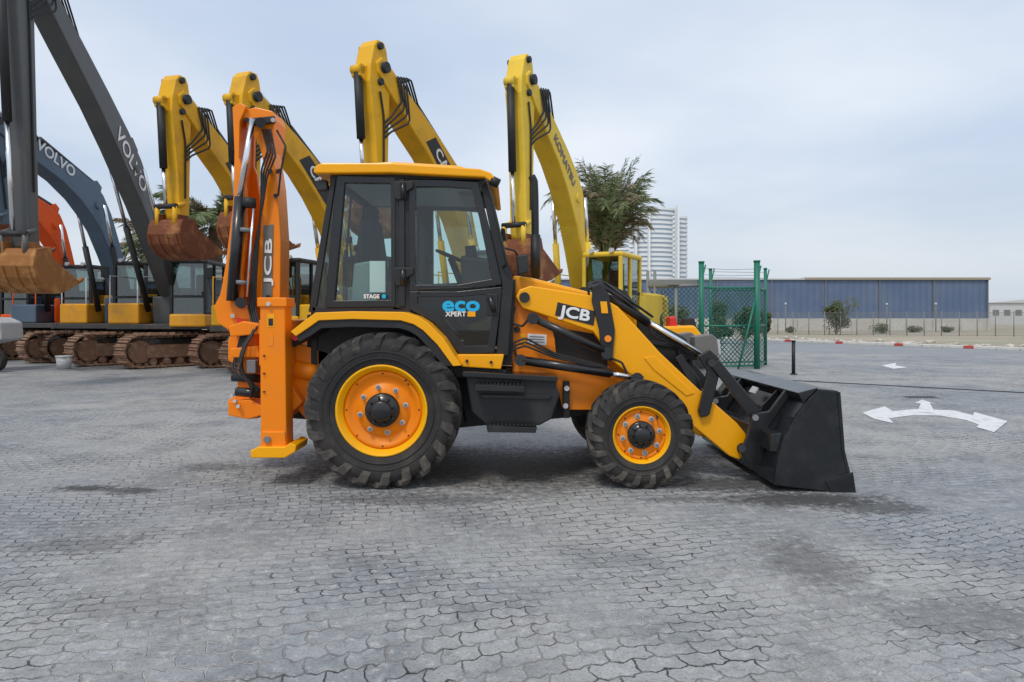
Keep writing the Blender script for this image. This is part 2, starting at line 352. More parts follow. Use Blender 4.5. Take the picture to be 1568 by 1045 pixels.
# cab
YR=6.4; YN=6.38; YFA=7.80
prof('cab_roof',[(481,264),(484,256),(494,251),(600,251),(735,260),(752,266),(764,282),(757,284),(742,273),(600,266),(484,267)],6.34,6.30,7.90,YEL,bh,.02)
prof('cab_roof_crown',[(520,252),(600,247),(700,253),(735,262),(600,262),(520,262)],6.5,6.5,7.7,YEL,bh,.03)
prof('roof_underside',[(500,262),(740,270),(742,277),(510,272)],YR,6.39,7.80,BLM,bh)
def cabside(tag,y0,y1):
    prof(tag+'_post_rear_outer',[(508,268),(516,268),(484,478),(473,478)],YR,y0,y1,BLM,bh)
    prof(tag+'_post_rear',[(516,268),(530,270),(513,470),(498,470)],YR,y0,y1,BLM,bh)
    ring(tag+'_quarter_frame',[(518,270),(606,273),(606,470),(500,471)],[(529,281),(599,282),(600,460),(513,461)],YR,y0-.012,y1,BLK,bh)
    prof(tag+'_post_b',[(605,273),(628,275),(629,475),(602,475)],YR,y0,y1,BLM,bh)
    prof(tag+'_post_b_rib',[(612,275),(620,275),(621,470),(611,470)],YR,y0-.02,y0,BLK,bh)
    ring(tag+'_door_frame_upper',[(627,276),(680,277),(732,280),(745,330),(768,436),(700,446),(628,446)],[(637,287),(680,287),(722,290),(734,335),(753,428),(700,437),(637,437)],YR,y0-.015,y1,BLK,bh)
    ring(tag+'_door_frame_lower',[(628,447),(700,447),(768,440),(765,480),(757,540),(704,542),(665,494),(628,474)],[(640,455),(700,455),(757,450),(754,480),(747,529),(712,530),(676,486),(640,466)],YR,y0-.015,y1,BLK,bh)
    prof(tag+'_post_front',[(734,272),(746,276),(762,340),(786,432),(778,545),(760,545),(769,436),(748,340)],YR,y0,y1,BLM,bh)
    for nm,pp,gm in (('quarter_glass',[(524,276),(602,278),(603,465),(507,466)],GLS),('door_glass',[(632,281),(727,285),(760,432),(632,441)],GLS),('door_glass_lower',[(634,450),(762,445),(752,535),(708,536),(670,490),(634,470)],GLD),('rear_side_glass',[(515,272),(518,272),(500,474),(484,474)],GLD)):
        q_=[XZ(x,y,YR) for x,y in pp]; bm=bmesh.new(); bm.faces.new([bm.verts.new((x,y0+.02,z)) for x,z in q_]); bm2(tag+'_'+nm,bm,gm,bh)
    prof(tag+'_sill',[(478,470),(606,470),(630,476),(630,484),(480,484)],YR,y0,y1,BLM,bh)
cabside('near',YN,YN+.06)
cabside('far',YFA,YFA+.06)
prof('rear_header',[(504,267),(514,267),(512,280),(503,280)],YR,YN+.06,YFA,BLM,bh)
def gl(nm,p0,p1):
    a_=XZ(*p0,YR); b_=XZ(*p1,YR); bm=bmesh.new()
    bm.faces.new([bm.verts.new((a_[0],YN+.06,a_[1])),bm.verts.new((b_[0],YN+.06,b_[1])),bm.verts.new((b_[0],YFA,b_[1])),bm.verts.new((a_[0],YFA,a_[1]))]); bm2(nm,bm,GLS,bh)
gl('windscreen',(742,280),(784,432)); gl('rear_glass',(508,280),(481,470))
prof('cowl',[(770,428),(790,428),(784,560),(762,560)],YR,YN+.06,YFA,BLM,bh)
prof('cab_rear_wall',[(474,468),(484,468),(484,560),(474,560)],YR,YN+.06,YFA,BLM,bh)
prof('cab_floor',[(484,478),(640,486),(700,545),(764,545),(764,560),(690,560),(484,560)],YR,YN+.07,YFA-.01,BLM,bh)
for (x,y) in ((620,292),(620,424)):
    prof('hinge_%d'%y,[(603,y-14),(633,y-14),(633,y-4),(622,y+2),(622,y+14),(606,y+14),(603,y)],6.34,6.33,6.38,BLM,bh,.008)
    cyl('hinge_pin_%d'%y,P(617,y-12,6.32),P(617,y+12,6.32),.022,BLK,bh)
cyl('door_handle',P(750,455,6.31),P(757,478,6.31),.022,BLK,bh)
prof('handle_plate',[(744,450),(762,450),(762,484),(746,484)],6.33,6.33,6.37,BLM,bh,.008)
tube('grab_rail',[P(737,285,6.34),P(745,275,6.30),P(752,300,6.28),P(772,385,6.28),P(776,405,6.30),P(770,410,6.36)],.012,BLK,bh)
tube('door_pull',[P(640,450,6.33),P(642,443,6.31),P(720,441,6.31),P(728,438,6.33)],.006,BLM,bh)
# interior
prof('seat_cushion',[(560,435),(640,430),(648,452),(560,462)],7.05,6.85,7.35,SEATM,bh,.03)
prof('seat_back',[(556,340),(578,336),(592,435),(556,440)],7.05,6.88,7.32,SEATM,bh,.04)
prof('seat_head',[(560,317),(576,315),(578,336),(560,338)],7.05,6.99,7.21,SEATM,bh,.03)
prof('seat_base',[(570,460),(635,455),(640,500),(570,500)],7.05,6.9,7.3,BLM,bh,.02)
prof('console_far',[(530,440),(720,432),(730,470),(530,478)],7.4,7.45,7.75,PANEL,bh,.02)
prof('console_near',[(545,405),(575,400),(582,470),(540,476)],6.6,6.5,6.62,PANEL,bh,.02)
prof('dash',[(706,392),(752,398),(758,480),(712,500)],6.9,6.75,7.4,BLM,bh,.04)
prof('dash_screen',[(712,378),(728,376),(732,394),(714,396)],6.9,6.85,6.98,BLM,bh,.01)
cyl('steering_column',P(690,395,7.05),P(720,470,7.05),.035,BLM,bh)
sw=[P(690,393,7.05)+Vector((.17*math.cos(t)*.85,.19*math.sin(t),.17*math.cos(t)*-.35)) for t in [2*math.pi*i/20 for i in range(21)]]
tube('steering_wheel',sw,.014,BLM,bh)
for i,(x,y) in enumerate(((545,385),(536,372),(660,405),(530,392))):
    p=P(x,y,6.8+.1*i); tube('lever_%d'%i,[p,P(x+4,y+45,6.8+.1*i)],.01,BLK,bh); cyl('lever_knob_%d'%i,p,p+Z3*.06,.022,BLM,bh)
tube('interior_rail',[P(538,300,6.6),P(534,350,6.6),P(526,430,6.6)],.012,BLM,bh); tube('interior_rail_b',[P(640,330,7.6),P(652,350,7.6),P(648,430,7.6)],.012,BLM,bh)
prof('paper_notice',[(566,400),(590,400),(590,448),(566,448)],6.47,6.470,6.473,WHT,bh,0)
prof('headliner',[(525,272),(738,276),(738,282),(525,280)],YR,YN+.08,YFA-.02,PANEL,bh)
prof('sun_blind',[(700,282),(738,286),(742,306),(704,300)],6.9,6.8,7.5,BLM,bh)
# fender
outer=[(446,508),(466,492),(484,479),(540,477),(618,478),(640,485),(656,495),(680,519),(706,560)]
inner=[(694,561),(670,528),(648,506),(634,497),(614,491),(540,489),(489,491),(472,503),(454,515)]
prof('fender_trim',outer+inner,6.08,6.06,6.45,YEL,bh,.006)
in2=[(679,561),(656,533),(640,516),(628,508),(612,503),(540,501),(492,503),(478,513),(458,524)]
prof('fender_flange',inner[::-1]+in2,6.08,6.08,6.6,BLM,bh,.004)
prof('wheel_arch_inner',[(470,482),(618,482),(690,545),(712,650),(660,650),(640,540),(500,540),(470,545)],6.5,6.5,6.9,BLM,bh)
prof('under_door_trim',[(700,543),(772,543),(767,566),(706,562)],6.3,6.3,6.45,YEL,bh,.01)
prof('under_door_black',[(690,560),(775,566),(775,580),(700,578)],6.4,6.35,6.6,BLM,bh)
cyl('trim_bolt_a',P(715,553,6.3),P(715,553,6.28),.014,BLM,bh); cyl('trim_bolt_b',P(752,555,6.3),P(752,555,6.28),.014,BLM,bh)
prof('rear_work_lamp',[(481,276),(498,274),(500,290),(484,292)],6.34,6.36,6.46,BLM,bh,.01)
cyl('front_work_lamp',P(752,276,6.34),P(764,282,6.34),.045,BLM,bh)
prof('front_lamp_far',[(746,268),(760,268),(760,280),(748,280)],6.4,7.65,7.75,BLM,bh,.01)
prof('mirror',[(790,392),(808,390),(810,418),(793,422)],6.55,6.5,6.68,BLM,bh,.015)
tube('mirror_arm',[P(772,380,6.45),P(788,384,6.5),P(796,396,6.55)],.01,BLM,bh)
prof('mirror_far',[(764,330),(772,330),(774,350),(766,352)],6.9,7.9,8.1,BLM,bh,.015)
tube('wiper',[P(762,350,6.7),P(782,420,6.7)],.008,BLM,bh)
tube('exhaust_stack',[P(821,440,7.2),P(820,400,7.2),P(819,300,7.2),P(818,278,7.2),P(814,270,7.2)],.040,BLM,bh)
cyl('exhaust_sleeve',P(820,425,7.2),P(820,360,7.2),.052,BLM,bh)
# hood
prof('hood',[(785,422),(815,426),(925,453),(975,480),(975,600),(900,600),(785,592)],6.75,6.72,7.40,YEL,bh,.03)
prof('hood_front_grille',[(975,480),(1050,517),(1062,540),(1062,600),(975,600)],6.75,6.74,7.38,BLM,bh,.03)
prof('engine_bay',[(840,500),(930,515),(930,560),(840,552)],6.62,6.60,6.72,BLM,bh)
prof('grille_bar',[(985,520),(1050,530),(1050,536),(985,526)],6.72,6.72,6.76,BLK,bh)
for tag,ya,yb in (('near',6.60,6.80),('far',7.35,7.55)):
    prof('head_lamp_'+tag,[(1064,516),(1090,512),(1098,518),(1101,545),(1072,548),(1064,540)],6.6,ya,yb,DGR,bh,.01)
    prof('head_lamp_lens_'+tag,[(1098,519),(1103,521),(1105,543),(1101,544)],6.6,ya+.015,yb-.015,CHR,bh,.004)
prof('lamp_bracket',[(1040,535),(1070,540),(1070,552),(1040,552)],6.6,6.65,7.5,BLM,bh)
for tag,y0,y1 in (('near',6.52,6.60),('far',7.45,7.53)):
    prof(tag+'_tower',[(783,462),(792,448),(806,446),(838,482),(850,520),(852,545),(935,562),(940,580),(785,562),(778,545)],6.5,y0,y1,ORG,bh,.01)
prof('tower_decal_white',[(808,511),(837,513),(837,529),(808,527)],6.5,6.512,6.516,WHT,bh,0)
for i in range(3): prof('tower_decal_line_%d'%i,[(811,515+i*4),(834,516+i*4),(834,517.2+i*4),(811,516.2+i*4)],6.5,6.509,6.511,DGR,bh,0)
prof('tower_decal_yellow',[(797,511),(806,512),(806,528),(797,527)],6.5,6.512,6.516,YEL,bh,0)
cyl('tower_gap',P(792,505,6.51),P(792,505,6.50),.03,BLM,bh)
armp=[(790,455),(795,444),(812,438),(900,452),(924,457),(946,470),(972,498),(1010,540),(1070,597),(1128,648),(1141,664),(1143,690),(1132,704),(1116,698),(1060,652),(1000,594),(962,572),(936,552),(922,528),(908,508),(800,472)]
def arm(tag,y0,y1):
    prof(tag+'_loader_arm',armp,6.42,y0,y1,YEL,bh,.012)
    for i,(x,y,r) in enumerate(((803,456,.05),(932,490,.035),(930,543,.035),(976,583,.045),(1077,630,.045),(1135,686,.05),(915,468,.04))):
        cyl(tag+'_pin_%d'%i,P(x,y,6.42)*1+Y3*(y0-6.42-.03),P(x,y,6.42)+Y3*(y0-6.42+.02),r,BLK,bh)
    prof(tag+'_arm_stiffener',[(985,548),(1000,545),(1062,602),(1050,606),(1000,566)],6.42,y0-.01,y0,YEL,bh,.004)
arm('near',6.40,6.52); arm('far',7.56,7.68)
cyl('arm_cross_tube',P(1085,655,6.45),P(1085,655,6.45)+Y3*1.15,.06,YEL,bh)
def linkage(tag,dy):
    D=Y3*dy
    prof(tag+'_gusset',[(906,440),(918,434),(930,450),(940,505),(936,552),(920,552),(916,505),(905,462)],6.44,6.36+dy,6.40+dy,BLM,bh,.006)
    cyl(tag+'_lift_barrel',P(800,552,6.32)+D,P(935,572,6.32)+D,.042,BLK,bh)
    cyl(tag+'_lift_rod',P(935,572,6.32)+D,P(966,578,6.32)+D,.025,CHR,bh)
    cyl(tag+'_lift_eye',P(976,580,6.28)+D,P(976,580,6.36)+D,.055,BLK,bh)
    cyl(tag+'_lift_eye_rear',P(797,552,6.28)+D,P(797,552,6.36)+D,.055,BLK,bh)
    cyl(tag+'_link_barrel',P(818,488,6.33)+D,P(925,538,6.33)+D,.038,BLK,bh)
    cyl(tag+'_link_eye_a',P(816,488,6.29)+D,P(816,488,6.37)+D,.055,BLK,bh)
    cyl(tag+'_link_eye_b',P(930,541,6.29)+D,P(930,541,6.37)+D,.055,BLK,bh)
    cyl(tag+'_tilt_barrel',P(914,441,6.55)+D,P(992,494,6.55)+D,.045,BLK,bh)
    cyl(tag+'_tilt_rod',P(985,489,6.55)+D,P(1080,546,6.55)+D,.026,CHR,bh)
    cyl(tag+'_tilt_pipe',P(925,432,6.52)+D,P(1000,486,6.52)+D,.012,BLM,bh)
    cyl(tag+'_tilt_eye',P(914,441,6.5)+D,P(914,441,6.6)+D,.06,BLK,bh)
    prof(tag+'_bellcrank',[(1066,545),(1084,535),(1098,548),(1100,565),(1083,634),(1070,638),(1066,628),(1080,568)],6.42,6.34+dy,6.39+dy,BLK,bh,.008)
    prof(tag+'_bellcrank_b',[(1034,548),(1044,542),(1070,580),(1076,600),(1062,596)],6.5,6.50+dy,6.54+dy,BLK,bh,.006)
    prof(tag+'_dump_link',[(1086,560),(1098,550),(1166,632),(1168,646),(1154,648),(1147,640)],6.36,6.30+dy,6.34+dy,BLK,bh,.008)
    prof(tag+'_coupler',[(1146,632),(1172,628),(1196,596),(1206,600),(1172,650),(1164,690),(1176,700),(1180,716),(1140,706),(1128,690),(1140,662)],6.36,6.26+dy,6.30+dy,BLK,bh,.008)
    cyl(tag+'_coupler_pin_a',P(1157,640,6.24)+D,P(1157,640,6.38)+D,.028,GRY,bh)
    cyl(tag+'_coupler_pin_b',P(1136,687,6.24)+D,P(1136,687,6.5)+D,.035,BLK,bh)
    cyl(tag+'_coupler_pin_c',P(1090,556,6.28)+D,P(1090,556,6.42)+D,.035,BLM,bh)
linkage('near',0); linkage('far',1.22)
for k in range(5):
    oy=.03*k
    tube('hose_%d'%k,[P(905,470+k*3,6.46+oy),P(900,442-k*2,6.46+oy),P(918,436-k*1.5,6.46+oy),P(960,462-k*3,6.5+oy),P(1000,498+k*4,6.55),P(1040,520+k*3,6.6),P(1060,545,6.6)],.011,BLM,bh)
for k in range(3):
    tube('hose_low_%d'%k,[P(792,552,6.40),P(786,535-k*5,6.38),P(805,530-k*6,6.36),P(850,548-k*3,6.36),P(930,566-k*2,6.36)],.010,BLM,bh)
tube('hose_tower',[P(788,470,6.48),P(783,495,6.45),P(800,500,6.42),P(812,486,6.40)],.012,BLM,bh)
tube('hose_arm',[P(925,545,6.36),P(952,555,6.33),P(962,575,6.33),P(985,578,6.36)],.011,BLM,bh)
cyl('reflector_amber',P(931,519,6.36),P(931,519,6.345),.032,AMB,bh)
prof('warning_label',[(919,462),(929,462),(931,480),(921,480)],6.36,6.352,6.356,YEL,bh,0)
ea=(P(912,485,6.42)-P(850,473,6.42)); ea.y=0; ea.normalize(); eb=Vector((-ea.z,0,ea.x))
prof('decal_black',[(854,463),(912,477),(909,499),(850,483)],6.39,6.394,6.398,BLK,bh,0)
text('decal_lettering','JCB',P(881,481,6.388),ea,eb,.140,WHT,bh,.001,.0055,sx=1.3)
text('decal_eco','eco',P(706,467,6.36),X3,Z3,.185,CYA,bh,.001,.007,sx=1.3)
text('decal_xpert','XPERT',P(698,481.5,6.36),X3,Z3,.062,WHT,bh,.001,.002,sx=1.05)
prof('decal_badge',[(716,477),(728,477),(728,485),(716,485)],6.36,6.358,6.362,YEL,bh,0)
text('decal_stage','STAGE',P(569,454.5,6.36),X3,Z3,.050,WHT,bh,.001,.002)
cyl('decal_dot',P(588,454,6.36),P(588,454,6.357),.02,CYA,bh)
# loader bucket
YB0,YB1=5.98,8.2
q=lambda L:[XZ(x,y,YB0) for x,y in L]
O0=Vector((0,0,0))
back=[(1283,600),(1252,597),(1236,612),(1216,640),(1199,672),(1189,705),(1184,740),(1200,744),(1250,750),(1306,756)]
shell('bucket_shell',q(back),O0,X3,Z3,Y3,YB0,YB1,.014,BLKB,bh)
side=[(1252,597),(1283,600),(1286,640),(1290,690),(1306,756),(1184,742),(1189,705),(1199,672),(1216,640),(1236,612)]
for tag,y in (('near',YB0-.012),('far',YB1)):
    prof('bucket_side_'+tag,side,YB0,y-.006,y+.014,BLKB,bh,.004)
    prof('bucket_side_wear_'+tag,[(1262,735),(1304,722),(1309,758),(1270,753)],YB0,y-.018,y-.004,BLKB,bh,.003)
    prof('bucket_edge_strip_'+tag,[(1280,600),(1285,600),(1292,690),(1308,756),(1303,756),(1287,690)],YB0,y-.014,y-.004,BLKB,bh,.003)
EDGE=paint('worn_steel',(.10,.09,.085),.5,.6,(.22,.17,.13),scale=12)
prof('cutting_edge',[(1265,750),(1312,756),(1312,759),(1265,757)],YB0,YB0-.01,YB1+.01,EDGE,bh,.002)
for i,fy in enumerate((.30,.52,1.55,1.77)):
    y=YB0+fy
    prof('bucket_rib_%d'%i,[(1246,600),(1236,612),(1216,640),(1199,672),(1189,705),(1181,704),(1188,668),(1202,632),(1230,602)],YB0,y,y+.02,BLKB,bh,.003)
prof('bucket_top_stiffener',[(1252,594),(1222,602),(1230,618),(1256,603)],YB0,YB0,YB1,BLKB,bh,.006)
prof('bucket_mid_stiffener',[(1199,664),(1182,666),(1180,692),(1193,694)],YB0,YB0+.02,YB1-.02,BLKB,bh,.006)
prof('bucket_label',[(1219,612),(1212,622),(1210,620),(1217,610)],YB0,YB0+.9,YB0+1.05,LGR,bh,0)
# ---- backhoe end
def stab(tag,y0,y1):
    prof(tag+'_stabiliser_leg',[(399,462),(437,462),(440,684),(400,684)],6.15,y0,y1,ORG,bh,.012)
    prof(tag+'_stabiliser_collar',[(396,456),(441,456),(441,470),(396,470)],6.15,y0-.02,y1+.02,ORG,bh,.008)
    prof(tag+'_stabiliser_inner',[(403,660),(438,660),(440,684),(401,684)],6.15,y0-.015,y1,ORG,bh,.01)
    prof(tag+'_stabiliser_foot',[(388,688),(400,682),(440,682),(448,676),(458,680),(456,690),(440,699),(389,699)],6.15,y0-.06,y1+.10,YEL,bh,.01)
    cyl(tag+'_foot_pin',P(412,672,6.15)+Y3*(y0-6.19),P(412,672,6.15)+Y3*(y0-6.12),.03,GRY,bh)
    cyl(tag+'_bolt_a',P(414,466,6.15)+Y3*(y0-6.19),P(414,466,6.15)+Y3*(y0-6.13),.018,LGR,bh)
    for i,yy in enumerate((545,572,600)): cyl(tag+'_leg_bolt_%d'%i,P(405,yy,6.13)+Y3*(y0-6.15),P(405,yy,6.13)+Y3*(y0-6.12),.008,BLM,bh,seg=8)
    prof(tag+'_leg_label',[(410,481),(421,481),(421,501),(410,501)],6.14,y0-.004,y0-.001,YEL,bh,0)
    prof(tag+'_leg_label_dark',[(412,488),(419,488),(419,499),(412,499)],6.14,y0-.007,y0-.005,BLM,bh,0)
    prof(tag+'_leg_reflector',[(411,514),(419,514),(419,530),(411,530)],6.14,y0-.004,y0-.001,AMB,bh,0)
stab('near',6.13,6.33); stab('far',7.82,8.02)
prof('hoe_back_frame_top',[(400,490),(446,490),(452,560),(400,560)],6.4,6.34,7.82,ORG,bh,.01)
prof('hoe_back_frame_low',[(404,590),(450,590),(466,615),(440,640),(404,640)],6.4,6.34,7.82,ORG,bh,.01)
kp=[(352,520),(362,505),(396,505),(398,640),(384,641),(352,634),(352,612),(366,604),(366,560),(352,552)]
prof('kingpost',kp,6.8,6.75,7.15,ORG,bh,.012)
prof('kingpost_plate_low',[(350,615),(384,612),(402,622),(402,636),(380,642),(350,636)],6.6,6.58,7.3,ORG,bh,.01)
prof('kingpost_plate_mid',[(352,534),(394,530),(398,548),(354,548)],6.6,6.60,7.3,ORG,bh,.01)
prof('kingpost_plate_top',[(350,500),(372,492),(396,496),(398,512),(352,516)],6.6,6.60,7.3,ORG,bh,.01)
for i in range(8):
    tube('slew_hose_%d'%i,[P(394-i*3,500,6.6+.02*i),P(376-i*3,530+i*5,6.5+.03*i),P(366+i*3,570+i*3,6.5),P(398-i*2,596+i*2,6.55)],.010,BLM,bh)
for i in range(3):
    p=P(356+i*5,606+i*8,6.55); cyl('kp_bolt_%d'%i,p,p-Y3*.03,.018,LGR,bh,seg=8)
cyl('slew_cylinder',P(362,600,6.6),P(400,603,6.6),.045,BLK,bh); cyl('slew_cylinder_b',P(356,578,6.7),P(398,580,6.7),.04,BLM,bh)
prof('valve_block',[(376,552),(390,552),(390,572),(376,572)],6.5,6.52,6.7,GRY,bh)
prof('hoe_boom',[(386,176),(424,176),(430,190),(424,236),(432,290),(437,370),(436,462),(400,462),(403,400),(407,330),(412,262),(404,222),(388,204)],7.0,6.86,7.14,ORG,bh,.012)
prof('hoe_boom_plate',[(386,176),(400,172),(426,178),(430,192),(424,236),(412,250),(404,222),(388,204)],7.0,6.83,7.17,ORG,bh,.008)
for (dy0,dy1) in ((6.78,6.84),(7.16,7.22)):
    prof('hoe_dipper_%d'%int(dy0*100),[(369,174),(380,168),(390,172),(380,196),(379,250),(384,262),(389,300),(390,360),(383,420),(384,462),(396,480),(396,504),(362,504),(347,494),(342,470),(351,452),(360,410),(368,350),(371,300),(372,240)],7.0,dy0,dy1,ORG,bh,.008)
prof('hoe_dipper_web',[(369,176),(377,176),(377,240),(374,300),(366,400),(356,455),(350,470),(345,466),(355,410),(366,320),(371,240)],7.0,6.84,7.16,ORG,bh)
cyl('hoe_rod',P(399,192,6.95)-Y3*.22,P(380,312,6.95)-Y3*.22,.030,CHR,bh)
cyl('hoe_barrel',P(381,308,6.95)-Y3*.22,P(369,462,6.95)-Y3*.22,.056,BLK,bh)
cyl('hoe_pipe',P(388,320,6.68),P(378,455,6.68),.012,CHR,bh)
cyl('hoe_barrel_collar',P(382,304,6.73),P(381,318,6.73),.066,BLM,bh)
for yy in (350,430): cyl('hoe_barrel_clamp_%d'%yy,P(381-(yy-308)*.078,yy,6.73),P(380.6-(yy-308)*.078,yy+6,6.73),.064,GRY,bh)
cyl('hoe_pin_top',P(399,188,6.66),P(399,188,7.25),.05,BLK,bh)
cyl('hoe_pin_low',P(369,464,6.66),P(369,464,7.25),.055,BLK,bh)
for i,(x,y) in enumerate(((414,262),(428,262),(422,300),(410,455),(378,184),(418,184),(390,490),(356,484))): cyl('hoe_small_pin_%d'%i,P(x,y,6.74),P(x,y,7.2),.022,BLM if i<5 else LGR,bh)
prof('hoe_boom_cap',[(380,182),(420,178),(421,188),(384,192)],6.8,6.79,6.83,BLM,bh,.004)
for k in range(4):
    tube('hoe_hose_%d'%k,[P(402+k*4,198,6.8),P(410+k*4,230+k*3,6.75),P(400+k*3,262+k*3,6.77),P(400+k,310,6.78),P(394-k*2,390,6.78),P(390-k*3,470,6.78),P(400-k*4,508,6.66)],.010,BLM,bh)
tube('hoe_hose_loop',[P(424,200,6.82),P(438,225,6.78),P(430,262,6.8),P(426,300,6.84)],.010,BLM,bh)
prof('hoe_decal',[(404,346),(419,344),(417,454),(402,457)],6.86,6.852,6.856,DGR,bh,0)
eu=(P(412,345,6.85)-P(409,455,6.85)); eu.normalize(); ev=Vector((-eu.z,0,eu.x))
text('hoe_lettering','JCB',P(411,400,6.845),eu,ev,.10,WHT,bh,.001,.003,sx=3.0)
prof('hoe_link',[(342,470),(356,464),(372,500),(366,520),(350,505)],6.9,6.86,7.14,ORG,bh,.01)
prof('hoe_label_red',[(363,486),(384,492),(384,510),(363,506)],6.77,6.765,6.769,RED,bh,0)

# ================================================================ EXCAVATORS
def lerp(a,b,t): return a+(b-a)*t
def excavator(top,Ft,E,YF,boommat,housemat,stickmat,bmat,label=None,lmat=WHT,lbg=None,bow=.9,scale=1.0,tyaw=0.0,lt=.62,lsize=.42,hs=1.06,bs=.82,cabm=None):
    """top: survey of the stick's upper end; Ft: bearing of the boom foot; E: survey of the bucket pin; YF distance of the boom foot"""
    cabm=cabm or BLM
    Top=P(*top); Fp=P(Ft,484,YF); Fp.z=1.95*hs
    d=(Fp-Top); d.z=0; d.normalize()
    n=Vector((d.y,-d.x,0)); f=-d
    par=empty('excavator',(Fp.x,Fp.y,0))
    Ez=H-(E[1]-HY)/F*top[2]
    a_E=((E[0]-HX)/F*top[2]-Top.x)*.6
    Ev=Vector((a_E,Ez-Top.z)); s=Ev.normalized(); L=Ev.length-.55
    sn=Vector((s.y,-s.x))
    if sn.x<0: sn=-sn
    piv=s*.55
    def W2(v,off=0): return Top+d*v[0]+Z3*v[1]+n*off
    Fo=Vector(((Fp-Top).dot(d),Fp.z-Top.z))
    ax=(piv-Fo); LB=ax.length; axn=ax/LB; pn=Vector((-axn.y,axn.x))
    if pn.y<0: pn=-pn
    ts=[0,.10,.22,.34,.43,.52,.64,.78,.92,1.0,1.03]; of=[0,.30,.62,.90,1,.97,.80,.48,.16,0,0]; wd=[.34,.50,.62,.76,.88,.82,.70,.62,.50,.44,.24]
    up=[];lo=[]
    for t,o_,w_ in zip(ts,of,wd):
        c_=Fo+ax*t+pn*(o_*bow)
        up.append(c_+pn*(w_*scale/2)); lo.append(c_-pn*(w_*scale/2))
    th=.25*scale
    slab('boom',[tuple(v) for v in up+lo[::-1]],Top,d,Z3,n,-th,th,boommat,par,.03)
    cyl('boom_tip_pin',W2(piv,-th-.10),W2(piv,th+.10),.11*scale,BLM,par)
    for t,o_ in ((.43,1.0),(.16,.46)): cyl('boom_boss',W2(Fo+ax*t+pn*(o_*bow),-th-.05),W2(Fo+ax*t+pn*(o_*bow),th+.05),.12*scale,boommat,par)
    st=[(-.55,-.12,.10),(-.40,-.24,.18),(0,-.36,.26),(.35,-.40,.28),(.7,-.34,.25),(L*.6,-.22,.20),(L-.1,-.17,.16),(L+.08,-.09,.09)]
    Ls=[tuple(piv+s*a_+sn*b_*scale) for a_,b_,c_ in st]; Rs=[tuple(piv+s*a_+sn*c_*scale) for a_,b_,c_ in st]
    slab('stick',Ls+Rs[::-1],Top,d,Z3,n,-.20*scale,.20*scale,stickmat,par,.025)
    for aa in (-.42,.3): cyl('stick_boss',W2(piv+s*aa-sn*.08,-.27),W2(piv+s*aa-sn*.08,.27),.07,BLM,par)
    c0=piv+s*.15-sn*.52*scale; c1=piv+s*(L*.58)-sn*.44*scale; c2=piv+s*(L-.35)-sn*.38*scale
    cyl('bucket_cylinder',W2(c0),W2(c1),.085*scale,BLM,par); cyl('bucket_rod',W2(c1),W2(c2),.045*scale,CHR,par)
    cyl('cyl_mount',W2(c0)-n*.12,W2(c0)+n*.12,.10,stickmat,par)
    slab('cyl_lug',[tuple(piv+s*-.02-sn*.2),tuple(piv+s*.12-sn*.6),tuple(piv+s*.28-sn*.57),tuple(piv+s*.5-sn*.2)],Top,d,Z3,n,-.12,.12,stickmat,par,.01)
    for o_ in (-.23,.23):
        cyl('tipping_link',W2(c2,o_),W2(piv+s*(L-.45)-sn*.05,o_),.05,stickmat,par)
        cyl('bucket_link',W2(c2,o_),W2(piv+s*(L+.10)-sn*.38,o_),.055,stickmat,par)
    cyl('link_pin',W2(c2,-.28),W2(c2,.28),.06,BLM,par)
    b0=Fo+ax*.45+pn*(bow+.66*scale); b1=Fo+ax*.80+pn*(.5*bow+.46*scale); b2=piv-s*.42+sn*.05
    cyl('stick_cylinder',W2(b0),W2(b1),.095*scale,BLM,par); cyl('stick_rod',W2(b1),W2(b2),.05*scale,CHR,par)
    slab('stick_cyl_lug',[tuple(Fo+ax*.42+pn*(bow+.35)),tuple(Fo+ax*.44+pn*(bow+.74)),tuple(Fo+ax*.48+pn*(bow+.74)),tuple(Fo+ax*.52+pn*(bow+.3))],Top,d,Z3,n,-.1,.1,boommat,par,.01)
    for o_ in (-.18,.18):
        pts=[W2(Fo+ax*t+pn*(oo*bow+w_*scale/2+.04),o_) for t,oo,w_ in list(zip(ts,of,wd))[1:-3]]
        tube('boom_pipe',pts,.018,BLM,par)
    for i in range(4):
        o_=.08+.05*i
        tube('stick_hose',[W2(Fo+ax*.80+pn*(.44*bow+.28),o_),W2(Fo+ax*.90+pn*(.22*bow+.42+.03*i),o_+.06),W2(piv+sn*(.42+.06*i)+s*.05,.28+.03*i),W2(piv+sn*(.55+.05*i)+s*(.55+.14*i),.30+.03*i),W2(piv+s*(.95+.1*i)+sn*.22,.25),W2(piv+s*(1.1+.1*i)+sn*.05,.22)],.022,BLM,par)
    tube('stick_side_pipe',[W2(piv+s*.5-sn*.1,.23),W2(piv+s*1.0+sn*.02,.225),W2(piv+s*(L*.8),.22)],.022,BLM,par)
    for o_ in (-.44*scale,.44*scale):
        q0=Vector((Fo.x-.55,Fo.y-.45)); q1=Fo+ax*.43+pn*(bow*1.0)
        m_=lerp(q0,q1,.62)
        cyl('lift_cylinder',W2(q0,o_),W2(m_,o_),.085*scale,BLM if boommat not in (CATY,CATP) else boommat,par); cyl('lift_rod',W2(m_,o_),W2(q1,o_),.05*scale,CHR,par)
